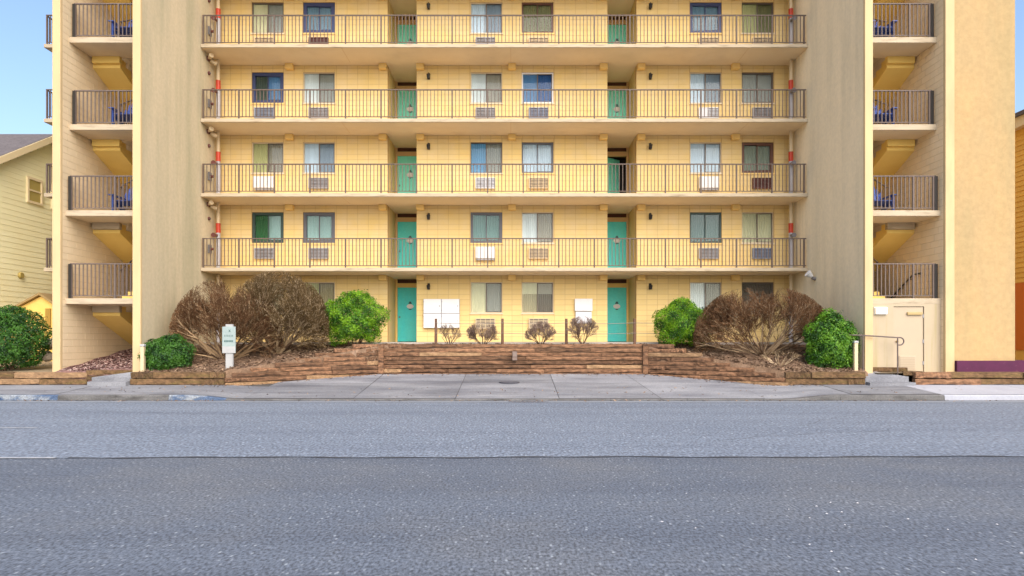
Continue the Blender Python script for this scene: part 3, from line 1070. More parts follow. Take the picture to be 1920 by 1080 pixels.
# rear walls behind the stairs and gallery ends
B(-15.8, WY, 0.6, LO[0], 26.6, TOP).build('rear_wall', YEL, bd)
B(LO[1], WY, 0.6, LI[0], 24.4, TOP).build('rear_wall', SIDEB, bd)
B(RI[1], WY, 0.6, RO[0], 24.4, TOP).build('rear_wall', SIDEB, bd)
for k in range(1, 6):
    B(-16.57, SY, FL[k] - 0.13, LO[0] - 0.002, 26.5, FL[k]).build('end_gallery_slab', FASC, bd, bevel=0.01)
    railing(-16.53, LO[0] - 0.02, SY + 0.07, FL[k], False)
    rr_ = MB().box(-16.545, SY + 0.1, FL[k] + 1.02, -16.505, WY, FL[k] + 1.055).build('railing', RAIL, bd)
    for i in range(9):
        shared('post', baluster_mesh(1.02, RAIL, 0.012), rr_, (-16.525, SY + 0.22 + i * 0.15, FL[k]))

lan = {}
for s, (o0, o1) in ((-1, (LO[1], LI[0])), (1, (RI[1], RO[0]))):
    xo = o0 if s < 0 else o1          # outer wall side
    xi = o1 if s < 0 else o0
    mid = xo - s * 0.88
    for k in range(1, 6):
        B(o0 + 0.002, SY - 0.02, FL[k] - 0.15, o1 - 0.002, WY - 0.002, FL[k] - 0.001).build('stair_floor', SOFF, bd)
    for j in range(5):
        z = FL[0] + 1.32 + 2.64 * j
        yf = FD + (0.24 if j < 2 else 0.42)
        yb = 20.5
        B(o0 + 0.002, yf, z - 0.15, o1 - 0.002, yb, z).build('stair_landing', SOFF, bd)
        B(o0 + 0.003, yf - 0.03, z - 0.152, o1 - 0.003, yf - 0.001, z + 0.012).build('landing_edge', FASC, bd)
        bx0, bx1 = sorted((xo - s * 0.07, mid - s * 0.06))
        B(bx0, yb - 0.14, z - 0.36, bx1, yb - 0.002, z - 0.152).build('landing_beam', FASC if j < 2 else FLIGHT, bd)
        # descending outer flight and ascending inner flight, eight risers each
        for (xa, xb, sg, mt) in ((xo - s * 0.004, mid, -1, FLIGHT), (mid - s * 0.06, xi + s * 0.004, 1, FLIGHT)):
            n = 8
            run_, rise = (SY - 0.03 - yb) / (n - 1), 1.32 / n
            up = []
            for i in range(n - 1):
                zz = z + sg * rise * (i + 1)
                if sg > 0: up += [(yb + run_ * i, zz), (yb + run_ * (i + 1), zz)]
                else: up += [(yb + run_ * i + 0.001, zz), (yb + run_ * (i + 1), zz)]
            z_end = z + sg * rise * (n - 1)
            z_st = up[0][1]
            poly = up + [(yb + run_ * (n - 1), z_end - 0.20 - (0.10 if sg < 0 else 0)), (yb + 0.001, z_st - 0.24 - (0.0 if sg > 0 else 0.06))]
            MB().prism(poly, 0, xa, xb).build('stair_flight', mt, bd)
        # navy guard beside the ascending flight
        g = None
        for i in range(9):
            yy = yb + 0.03 + i * 0.24
            zz = z + 0.165 * (i + 0.2)
            m_ = baluster_mesh(0.98, RAILT, 0.014)
            if g is None:
                g = MB().cyl((mid - s * 0.03, yb - 0.05, z + 0.98), (mid - s * 0.03, SY - 0.1, z + 1.32 + 0.96), 0.022, n=8).build('stair_guard', RAILT, bd)
            shared('guard_bar', m_, g, (mid - s * 0.03, yy, zz))
        xa, xb = (o0 + (0.10 if s < 0 else 0.02), o1 - (0.02 if s < 0 else 0.10))
        rl_ = railing(xa, xb, yf + 0.05, z + 0.012, j < 4, mat=RAILT, nb=11, post=1.32, br=0.0125)
        ex = xa if s < 0 else xb
        B(ex - 0.045, yf + 0.02, z + 0.013, ex + 0.045, yf + 0.08, z + 1.05).build('end_post', BLACK, rl_)
# slatted fan-back garden chairs on the landings
BLUE = M('blue_painted_wood', (0.025, 0.055, 0.24), (0.04, 0.08, 0.31), 5, (3, 3, 0.6), rough=0.5)


def garden_chair(x, y, z, label):
    e = empty('garden_chair', (x, y, z), label, 'chair', 'blue garden chairs on the stair landings')
    for i in range(7):                                   # fan back, tallest slat in the middle
        t = (i - 3) / 3
        x0, x1 = x + t * 0.22, x + t * 0.33
        h = 1.0 - 0.24 * t * t
        a, b = Vector((x0, y + 0.10, z + 0.30)), Vector((x1, y + 0.32, z + h))
        q = MB()
        wd = 0.033
        q.v = [(a.x - wd, a.y, a.z), (a.x + wd, a.y, a.z), (b.x + wd, b.y, b.z - 0.02), (b.x, b.y, b.z + 0.015), (b.x - wd, b.y, b.z - 0.02)]
        q.v += [(v[0], v[1] + 0.02, v[2]) for v in q.v]
        q.f = [(0, 1, 2, 3, 4), (9, 8, 7, 6, 5)] + [(k, (k + 1) % 5, 5 + (k + 1) % 5, 5 + k) for k in range(5)]
        q.build('back_slat', BLUE, e)
    B(x - 0.33, y + 0.235, z + 0.62, x + 0.33, y + 0.26, z + 0.69).build('back_rail', BLUE, e)
    for i in range(6):
        yy = y - 0.42 + i * 0.09
        B(x - 0.28, yy, z + 0.36 - i * 0.012, x + 0.28, yy + 0.08, z + 0.38 - i * 0.012).build('seat_slat', BLUE, e)
    for sg in (-1, 1):
        B(x + sg * 0.30, y - 0.40, z + 0.001, x + sg * 0.345, y - 0.30, z + 0.53).build('leg', BLUE, e)
        MB().prism([(y - 0.38, z + 0.28), (y - 0.38, z + 0.36), (y + 0.12, z + 0.30), (y + 0.36, z + 0.08), (y + 0.36, z + 0.001), (y + 0.30, z + 0.001)], 0,
                   x + sg * 0.282, x + sg * 0.298).build('leg', BLUE, e)
        B(x + sg * 0.26, y - 0.46, z + 0.531, x + sg * 0.41, y + 0.232, z + 0.556).build('armrest', BLUE, e)


for j, fl_ in ((1, 'third'), (2, 'fourth'), (3, 'topmost')):
    zc = FL[0] + 1.32 + 2.64 * j
    garden_chair(LI[0] - 0.60, 19.95, zc + 0.001, 'blue slatted garden chair on the %s railed landing up, left stair tower' % fl_.replace('third', 'second').replace('fourth', 'third').replace('topmost', 'fourth'))
    garden_chair(RI[1] + 0.60, 19.95, zc + 0.001, 'blue slatted garden chair on the %s railed landing up, right stair tower' % fl_.replace('third', 'second').replace('fourth', 'third').replace('topmost', 'fourth'))
# wall handrail in the right stair
z = FL[0] + 1.32
xo = RO[0] - 0.06
mb = MB().tube([(xo, 20.1, z + 0.86), (xo, 20.5, z + 0.84), (xo, 22.5, z - 0.30)], 0.022)
hr = mb.build('stair_handrail', BLACK, bd)
for i in range(6):
    t = i / 5
    mb = MB().cyl((xo, lerp(20.2, 22.4, t), z + lerp(0.85, -0.24, max(0, t - .1) / .9)), (RO[0], lerp(20.2, 22.4, t), z + lerp(0.82, -0.28, max(0, t - .1) / .9)), 0.012, n=6)
    mb.build('bracket', BLACK, hr)

# enclosed base of the right tower
bw_ = MB()
yb0 = FD + 0.21
bw_.box(RI[1] + 0.002, yb0, 0.5, 11.44, yb0 + 0.2, 2.675).box(12.36, yb0, 0.5, RO[0] - 0.002, yb0 + 0.2, 2.675).box(11.44, yb0, 2.60, 12.36, yb0 + 0.2, 2.675)
CREAMW = M('cream_base_paint', (0.45, 0.365, 0.245), (0.42, 0.34, 0.23), 2, rough=0.85, col3=(0.34, 0.28, 0.11), scale3=2.4, ramp3=(0.52, 0.78), stretch3=(2.2, 1, 0.1))
base = bw_.build('tower_base_wall', CREAMW, bd)
sd = B(11.455, yb0 + 0.03, 0.62, 12.345, yb0 + 0.09, 2.585).build('service_door', M('cream_door_paint', (0.455, 0.36, 0.245), (0.425, 0.34, 0.235), 1.5, rough=0.6), bd)
sd['label'] = 'cream service door with louvred vent'
vent = B(11.62, yb0 + 0.005, 0.70, 12.12, yb0 + 0.028, 1.12).build('vent', M('vent_tan', (0.46, 0.37, 0.26), rough=0.6), sd)
for i in range(7):
    B(11.65, yb0 - 0.004, 0.74 + i * 0.052, 12.09, yb0 + 0.004, 0.74 + i * 0.052 + 0.03).build('slat', M('vent_slat', (0.40, 0.32, 0.22), rough=0.6), vent)
B(11.85, yb0 - 0.03, 2.34, 12.30, yb0 + 0.028, 2.43).build('door_closer', GOLD, sd, bevel=0.015)
MB().cyl((11.55, yb0 - 0.03, 1.55), (11.55, yb0 + 0.029, 1.55), 0.03, n=10).build('knob', GOLD, sd)
for zz in (0.85, 1.5, 2.25):
    B(12.33, yb0 + 0.015, zz, 12.36, yb0 + 0.029, zz + 0.11).build('hinge', GREYM, sd)
CW = empty('bulkhead_lamp', (11.04, yb0, 2.45), 'small white box lamp above the stain streaks by the service door', 'lamp')
B(10.86, yb0 - 0.09, 2.36, 11.22, yb0 - 0.03, 2.57).build('lens', LAMPG, CW, bevel=0.02)
B(10.85, yb0 - 0.03, 2.35, 11.23, yb0 - 0.001, 2.58).build('backplate', WHITE, CW)

# ------------------------------------------------------------------ fixtures on the building
ORD = ['ground floor', 'second floor', 'third floor', 'fourth floor', 'top visible floor']
WPOS = ['leftmost window', 'second window from left', 'third window from left', 'fourth window from left', 'fifth window from left', 'rightmost window']
ACX = [-9.32, -7.28, -1.0, 1.0, 7.40, 9.42]
AC = {(4, 0): 'dgrey', (4, 1): 'brown', (4, 2): 'grey', (4, 3): 'slots', (4, 4): 'slots', (4, 5): 'dgrey',
      (3, 0): 'blue', (3, 1): 'grey', (3, 2): 'grey', (3, 3): 'blue', (3, 4): 'half', (3, 5): 'grey',
      (2, 0): 'white', (2, 1): 'grey', (2, 2): 'pale', (2, 3): 'dgrey', (2, 4): 'white', (2, 5): 'brown',
      (1, 0): 'grey', (1, 1): 'grey', (1, 2): 'white', (1, 3): 'dgrey', (1, 4): 'grey', (1, 5): 'blue',
      (0, 2): 'dgrey', (0, 3): 'dgrey'}
ACD = {'grey': ('grey louvred', GREYM, DGREY), 'dgrey': ('dark grey louvred', CREAMM, DGREY), 'brown': ('dark brown', BROWNM, BROWNM), 'white': ('white covered', WHITE, WHITE),
       'blue': ('blue-grey louvred', BLUEG, M('blue_slat', (0.12, 0.13, 0.19), rough=0.5)), 'slots': ('cream slotted', CREAMM, DGREY), 'half': ('pale half-louvred', WHITE2, DGREY),
       'pale': ('pale grey louvred', WHITE2, GREYM)}
for (k, c), kind in AC.items():
    desc, bm_, gm_ = ACD[kind]
    x, z = ACX[c], FL[k] + 0.50
    e = empty('air_conditioner', (x, WY, z), '%s air conditioner under the %s, %s' % (desc, WPOS[c], ORD[k]),
              'air conditioner', 'wall air conditioners')
    hw, hh = 0.37, 0.40
    if kind == 'white':
        B(x - hw, WY - 0.17, z, x + hw, WY - 0.002, z + hh + 0.04).build('cover', WHITE, e, bevel=0.02)
        B(x - hw + 0.03, WY - 0.12, z - 0.06, x + hw - 0.03, WY - 0.002, z - 0.002).build('bracket', GREYM, e)
    else:
        mb = MB().box(x - hw, WY - 0.10, z, x - hw + 0.03, WY - 0.002, z + hh).box(x + hw - 0.03, WY - 0.10, z, x + hw, WY - 0.002, z + hh)
        mb.box(x - hw + 0.03, WY - 0.10, z, x + hw - 0.03, WY - 0.002, z + 0.03).box(x - hw + 0.03, WY - 0.10, z + hh - 0.03, x + hw - 0.03, WY - 0.002, z + hh)
        mb.build('sleeve', bm_, e)
        B(x - hw + 0.03, WY - 0.05, z + 0.03, x + hw - 0.03, WY - 0.003, z + hh - 0.03).build('grille_back', gm_ if kind != 'pale' else GREYM, e)
        n = 6
        xg = x - hw + 0.032 if kind != 'half' else x - 0.02
        for i in range(n):
            zz = z + 0.045 + i * 0.053
            B(xg, WY - 0.094, zz, x + hw - 0.032, WY - 0.055, zz + 0.022).build('slat', bm_ if kind != 'brown' else BROWNM, e)
        for i in range(3):
            xx = lerp(x - hw, x + hw, (i + 1) / 4)
            B(xx - 0.008, WY - 0.104, z + 0.031, xx + 0.008, WY - 0.095, z + hh - 0.031).build('rib', bm_, e)
        if kind == 'half':
            B(x - hw + 0.032, WY - 0.094, z + 0.032, x - 0.03, WY - 0.055, z + hh - 0.032).build('control_panel', WHITE2, e)

for k in range(5):
    for (x, side) in ((-3.14, 'left'), (5.21, 'right')):
        z = FL[k] + 2.06
        e = empty('wall_lamp', (x, WY, z), 'small black lantern right of the %s turquoise door, %s' % (side, ORD[k]), 'lamp', 'wall lanterns')
        B(x - 0.045, WY - 0.02, z - 0.08, x + 0.045, WY - 0.002, z + 0.16).build('backplate', BLACK, e)
        MB().tube([(x, WY - 0.02, z + 0.12), (x, WY - 0.10, z + 0.15), (x, WY - 0.12, z + 0.09)], 0.012, 6).build('arm', BLACK, e)
        MB().cyl((x, WY - 0.12, z - 0.08), (x, WY - 0.12, z + 0.06), 0.045, 0.07, n=8).build('shade', BLACK, e)
        MB().cyl((x, WY - 0.12, z + 0.062), (x, WY - 0.12, z + 0.10), 0.08, 0.02, n=8).build('cap', BLACK, e)

# standpipe risers at both ends of the gallery
for (x, side) in ((XL + 0.16, 'left'), (XR - 0.16, 'right')):
    e = empty('standpipe', (x, 23.72, FL[0]), 'cream and grey fire standpipe with red collars at the %s end of the galleries' % side, 'standpipe', 'standpipes')
    y = 23.72
    for k in range(0, 5):
        z = FL[k]
        top = FL[k + 1] - 0.125
        MB().cyl((x, y, z + 1.75), (x, y, top), 0.062, n=12).build('upper_pipe', CREAMM, e, smooth=False)
        MB().cyl((x, y, z + 1.40), (x, y, z + 1.75), 0.085, n=12).build('red_collar', RED, e)
        MB().cyl((x, y, z + 0.002), (x, y, z + 1.40), 0.075, n=12).build('lower_pipe', PIPEG, e)
        MB().cyl((x - 0.02, y - 0.05, z + 1.30), (x - 0.03, y - 0.30, z + 1.27), 0.05, n=10).build('hose_outlet', DGREY if side == 'right' else BROWNM, e)
        MB().cyl((x - 0.03, y - 0.30, z + 1.27), (x - 0.03, y - 0.34, z + 1.27), 0.085, n=12).build('outlet_cap', DGREY if side == 'right' else BROWNM, e)
for k in range(1, 5):
    z = FL[k]
    e = empty('security_light', (XL, 23.2, z + 2.2), 'twin headed cream spotlight at left end of the %s gallery' % ORD[k], 'spotlight', 'gallery spotlights')
    B(XL + 0.002, 23.15, z + 2.28, XL + 0.06, 23.33, z + 2.42).build('mount', BROWNM, e)
    MB().cyl((XL + 0.07, 23.18, z + 2.34), (XL + 0.24, 23.02, z + 2.38), 0.04, 0.085, n=12).build('head', CREAMM, e)
    MB().cyl((XL + 0.07, 23.30, z + 2.30), (XL + 0.24, 23.42, z + 2.24), 0.04, 0.08, n=12).build('head', CREAMM, e)
    e = empty('alarm_bell', (XL, 23.3, z + 1.85), 'small dark red alarm bell on the fin wall of the %s gallery' % ORD[k], 'alarm bell', 'alarm bells')
    MB().cyl((XL + 0.002, 23.3, z + 1.85), (XL + 0.05, 23.3, z + 1.85), 0.07, 0.06, n=14).build('bell', BROWNM, e)
    MB().cyl((XL + 0.051, 23.3, z + 1.85), (XL + 0.08, 23.3, z + 1.85), 0.025, n=8).build('striker', DGREY, e)
    e = empty('hose_box', (XL, 23.35, z + 0.75), 'dark metal hose valve bracket low on the fin wall of the %s gallery' % ORD[k], 'valve', 'hose valves')
    B(XL + 0.002, 23.25, z + 0.6, XL + 0.05, 23.45, z + 0.9).build('plate', DGREY, e)
    MB().cyl((XL + 0.05, 23.35, z + 0.75), (XL + 0.16, 23.35, z + 0.75), 0.05, n=10).build('valve', BROWNM, e)

# cabinets at ground level
e = empty('meter_cabinet', (-2.65, WY, 2.04), 'white four-door wall cabinet right of the left ground floor door', 'cabinet')
B(-3.32, WY - 0.14, 2.04, -1.97, WY - 0.003, 3.13).build('box', GREYM, e)
for (a, b) in ((-3.315, -2.66), (-2.63, -1.975)):
    for (c, d) in ((2.045, 2.57), (2.60, 3.125)):
        p = B(a, WY - 0.165, c, b, WY - 0.142, d).build('cabinet_door', WHITE, e, bevel=0.008)
        B(b - 0.07, WY - 0.182, (c + d) / 2 - 0.03, b - 0.045, WY - 0.1655, (c + d) / 2 + 0.03).build('latch', GREYM, p)
        for zz in (c + 0.08, d - 0.12):
            B(a - 0.004, WY - 0.172, zz, a + 0.012, WY - 0.1655, zz + 0.05).build('hinge', GREYM, p)
e = empty('meter_cabinet', (2.69, WY, 2.25), 'white square wall cabinet above a grey box beside the right ground floor door', 'cabinet')
B(2.36, WY - 0.14, 2.68, 3.02, WY - 0.003, 3.14).build('upper_box', WHITE, e, bevel=0.01)
B(2.39, WY - 0.12, 2.22, 2.99, WY - 0.003, 2.655).build('lower_box', WHITE2, e, bevel=0.01)

# flood lamp on right fin edge
e = empty('flood_lamp', (RI[0], 22.3, 3.8), 'round white flood lamp on the right fin above the bare bush', 'lamp')
MB().cyl((10.20, 22.15, 3.90), (10.36, 22.15, 3.78), 0.13, 0.06, n=14).build('lamp_head', WHITE, e)
MB().cyl((10.36, 22.15, 3.74), (10.466, 22.15, 3.70), 0.06, n=10).build('bracket', DGREY, e)

# ------------------------------------------------------------------ handrails, posts, fence, sign
e = empty('pipe_handrail', (11.3, 18.9, 0.5), 'thin brown pipe handrail with a looped end beside the right path', 'handrail')
pts = [(9.98, 18.98, 1.74), (10.35, 18.93, 1.73), (11.35, 18.9, 1.665)]
loop = [(11.43 + 0.11 * math.sin(t), 18.9, 1.555 + 0.11 * math.cos(t)) for t in [PI * i / 10 for i in range(11)]]
MB().tube(pts + loop + [(11.36, 18.9, 1.445)], 0.02, 8).build('rail', RAILT, e)
MB().cyl((11.36, 18.9, 0.5), (11.36, 18.9, 1.655), 0.02, n=8).build('post', RAILT, e)
MB().cyl((10.36, 18.93, 0.5), (10.36, 18.93, 1.72), 0.018, n=8).build('post', RAILT, e)
e = empty('pipe_handrail', (-10.6, 20.3, 0.9), 'dark pipe handrail rising beside the left fin behind the small bush', 'handrail')
MB().tube([(-10.75, 19.6, 1.55), (-10.62, 20.4, 1.88), (-10.6, 22.3, 2.35)], 0.02, 8).build('rail', POSTW, e)
MB().cyl((-10.75, 19.6, 0.72), (-10.75, 19.6, 1.55), 0.02, n=8).build('post', POSTW, e)
MB().cyl((-10.6, 22.3, 1.36), (-10.6, 22.3, 2.35), 0.02, n=8).build('post', POSTW, e)
for (x, y, z0, lab) in ((-10.86, 18.88, 0.50, 'cream timber marker post beside the left concrete path'), (10.16, 18.98, 0.60, 'cream timber marker post beside the right concrete step')):
    e = empty('marker_post', (x, y, z0), lab, 'post')
    B(x - 0.05, y - 0.05, z0, x + 0.05, y + 0.05, z0 + 0.9).build('shaft', CREAMM, e)
    B(x - 0.065, y - 0.065, z0 + 0.9, x + 0.065, y + 0.065, z0 + 0.97).build('cap', SIGNP, e, bevel=0.015)

fe = empty('wire_fence', (0, 22.3, 1.45), 'low wire fence with four brown wooden posts along the walkway', 'fence')
FX = [(px - 960) * 22.2 / F for px in (817, 942, 1062, 1190)]
for i, x in enumerate(FX):
    MB().cyl((x, 22.2, 1.35), (x + rng.uniform(-0.01, 0.01), 22.2, 2.33), 0.052, 0.045, n=9).build('post', POSTW, fe)
for zz in (1.83, 2.18):
    pts = []
    for a, b in zip([FX[0]] + FX[1:-1], FX[1:]):
        for i in range(6):
            t = i / 5
            pts.append((lerp(a, b, t), 22.2 - 0.055, zz - 0.03 * math.sin(PI * t)))
    pts.append((5.8, 22.145, zz - 0.02))
    MB().tube(pts, 0.010, 5).build('wire', WIRE, fe)
MB().cyl((5.8, 22.15, 1.35), (5.8, 22.15, 2.3), 0.045, n=8).build('post', POSTW, fe)

sx, sy_ = (430.5 - 960) * 19.1 / F, 19.1
zb = bed_z(sx, sy_)
e = empty('post_sign', (sx, sy_, zb), 'pale green sign board on a white post among the bare bushes', 'sign')
B(sx - 0.105, sy_ - 0.03, zb - 0.1, sx + 0.105, sy_ + 0.05, 2.06).build('post', SIGNP, e)
bo = B(sx - 0.20, sy_ - 0.055, 1.20, sx + 0.20, sy_ - 0.031, 1.99).build('board', SIGNM, e, bevel=0.01)
yy = sy_ - 0.0565
B(sx - 0.19, yy, 1.205, sx + 0.19, yy + 0.0012, 1.40).build('lower_panel', SIGNP, bo)
mb = MB()
xx = sx - 0.13
for wd in (0.03, 0.02, 0.035, 0.02, 0.03, 0.025, 0.03):        # row of blurred letter strokes
    mb.box(xx, yy - 0.002, 1.69, xx + wd * 0.6, yy, 1.745)
    xx += wd + 0.012
xx = sx - 0.14
for wd in (0.04, 0.035, 0.04, 0.035, 0.04, 0.035):
    mb.box(xx, yy - 0.002, 1.53, xx + wd, yy, 1.585)
    xx += wd + 0.008
mb.prism([(sx - 0.01, 1.83), (sx + 0.012, 1.83), (sx + 0.06, 1.90), (sx + 0.038, 1.90)], 1, yy - 0.002, yy)
mb.prism([(sx + 0.038, 1.83), (sx + 0.06, 1.83), (sx + 0.012, 1.90), (sx - 0.01, 1.90)], 1, yy - 0.004, yy - 0.0022)
mb.build('lettering', SIGNT, bo)['kind'] = 'stuff'

e = empty('outlet_box', (0.09, 20.9, 1.0), 'small grey utility box on the face of the timber wall', 'box')
B(0.01, 20.86, 0.93, 0.17, 20.985, 1.22).build('box', M('weathered_box', (0.15, 0.105, 0.085), (0.22, 0.16, 0.13), 8, rough=0.8), e, bevel=0.01)
B(0.03, 20.85, 1.05, 0.15, 20.859, 1.18).build('lid', M('box_lid', (0.20, 0.15, 0.125), rough=0.6), e)

# ------------------------------------------------------------------ vegetation
LEAFB = [leaf_mat('bright_leaf', (0.22, 0.42, 0.012)), leaf_mat('mid_leaf', (0.095, 0.25, 0.009)), leaf_mat('dark_leaf', (0.022, 0.080, 0.006))]
LEAFD = [leaf_mat('deep_leaf', (0.075, 0.205, 0.022)), leaf_mat('deeper_leaf', (0.035, 0.12, 0.014)), leaf_mat('deepest_leaf', (0.014, 0.055, 0.010))]
LEAFY = [leaf_mat('fresh_leaf', (0.16, 0.34, 0.025)), leaf_mat('green_leaf', (0.07, 0.21, 0.014)), leaf_mat('shade_leaf', (0.022, 0.08, 0.008))]


def leaf_shrub(label, c, rad, n, size, mats, seed, base_z, lump=0.10, bottom=-0.85, group='green shrubs', upright=0.0, rough_out=0.0):
    r = np.random.default_rng(seed)
    e = empty('leafy_shrub', (c[0], c[1], base_z), label, 'shrub', group)
    d = r.normal(size=(n, 3))
    d /= np.linalg.norm(d, axis=1)[:, None]
    d[:, 2] = np.where(d[:, 2] < bottom, -d[:, 2], d[:, 2])
    ph = r.uniform(0, 6.28, size=6)
    lum = 1 + lump * (np.sin(5 * d[:, 0] + ph[0]) * np.sin(6 * d[:, 2] + ph[1]) + 0.7 * np.sin(9 * d[:, 1] + 8 * d[:, 2] + ph[2]) * np.sin(10 * d[:, 0] + ph[3]))
    rr_ = (1 - 0.55 * r.uniform(0, 1, n) ** 1.9) * lum
    rr_ += rough_out * np.maximum(0, r.normal(size=n)) * (r.uniform(size=n) < 0.25)
    P = d * rr_[:, None] * np.array(rad) + np.array(c)
    keep = P[:, 2] > base_z + 0.02
    P, d = P[keep], d[keep]
    n = len(P)
    nrm = d * 0.8 + r.normal(size=(n, 3)) * 0.55 + np.array([0, 0, 0.25])
    nrm /= np.linalg.norm(nrm, axis=1)[:, None]
    t = r.normal(size=(n, 3)) + np.array([0, 0, upright])
    t -= (t * nrm).sum(1)[:, None] * nrm
    t /= np.linalg.norm(t, axis=1)[:, None]
    b = np.cross(nrm, t)
    L = size * r.uniform(0.7, 1.35, n)[:, None]
    W = L * 0.42
    v0, v2 = P - t * L * 0.5, P + t * L * 0.5
    v1, v3 = P + b * W * 0.5 + nrm * L * 0.07, P - b * W * 0.5 + nrm * L * 0.07
    V = np.stack([v0, v1, v2, v3], 1).reshape(-1, 3)
    Fc = np.arange(4 * n).reshape(-1, 4)
    me = bpy.data.meshes.new('foliage')
    me.from_pydata(V.tolist(), [], Fc.tolist())
    for m in mats: me.materials.append(m)
    # leaf tone by clump: dark clumps paint in shade for tonal depth
    q = np.sin(P[:, 0] * 9 + ph[4]) * np.sin(P[:, 2] * 10 + ph[5]) + 0.6 * np.sin(P[:, 1] * 13) + r.normal(size=n) * 0.55
    mi = np.where(q > 0.35, 0, np.where(q > -0.65, 1, 2)).astype(np.int32)
    me.polygons.foreach_set('material_index', mi)
    link(bpy.data.objects.new('foliage', me), e)
    mb = MB()
    rs = random.Random(seed)
    for i in range(12):
        a = rs.uniform(0, 2 * PI)
        q0 = Vector((c[0] + 0.12 * math.cos(a), c[1] + 0.12 * math.sin(a), base_z - 0.05))
        q1 = Vector((c[0] + rad[0] * 0.6 * math.cos(a), c[1] + rad[1] * 0.6 * math.sin(a), c[2] + rs.uniform(-0.2, 0.5) * rad[2]))
        mb.cyl(q0, q1, 0.018, 0.006, n=5, cap=False)
    mb.build('stems', BARK[2], e)
    return e


def PX(x, y, Y):
    return ((x - 960) * Y / F, Y, EYE + (637 - y) * Y / F)


def shrub_px(label, x0, x1, y0, y1, Y, n, size, mats, seed, depth=None, **kw):
    a, b = PX(x0, y0, Y), PX(x1, y1, Y)
    rx = (b[0] - a[0]) / 2
    rz = (a[2] - b[2]) / 2
    c = ((a[0] + b[0]) / 2, Y, (a[2] + b[2]) / 2)
    base = kw.pop('base', b[2])
    return leaf_shrub(label, c, (rx, depth or rx, rz), n, size, mats, seed, base, **kw)


shrub_px('rounded bright green shrub left of the turquoise ground floor door', 602, 724, 548, 652, 21.9, 26000, 0.065, LEAFB, 1, base=1.33, lump=0.13, depth=0.95, rough_out=0.035)
shrub_px('bright green shrub beside the right bare bush near the wire fence', 1228, 1330, 564, 656, 21.9, 22000, 0.065, LEAFB, 2, base=1.33, lump=0.13, depth=0.9, rough_out=0.035)
shrub_px('dark green bush behind the low timber edging at far left', -60, 84, 576, 702, 19.6, 24000, 0.075, LEAFD, 3, base=0.68, lump=0.09, depth=1.0, rough_out=0.05)
shrub_px('small dark green bush at the foot of the left fin', 266, 362, 630, 700, 19.3, 12000, 0.07, LEAFD, 4, base=0.62, lump=0.10, depth=0.5, rough_out=0.06)
shrub_px('upright fresh green shrub beside the cream marker post', 1512, 1606, 588, 704, 19.5, 17000, 0.075, LEAFY, 5, base=0.62, lump=0.12, depth=0.6, upright=0.8, rough_out=0.07)


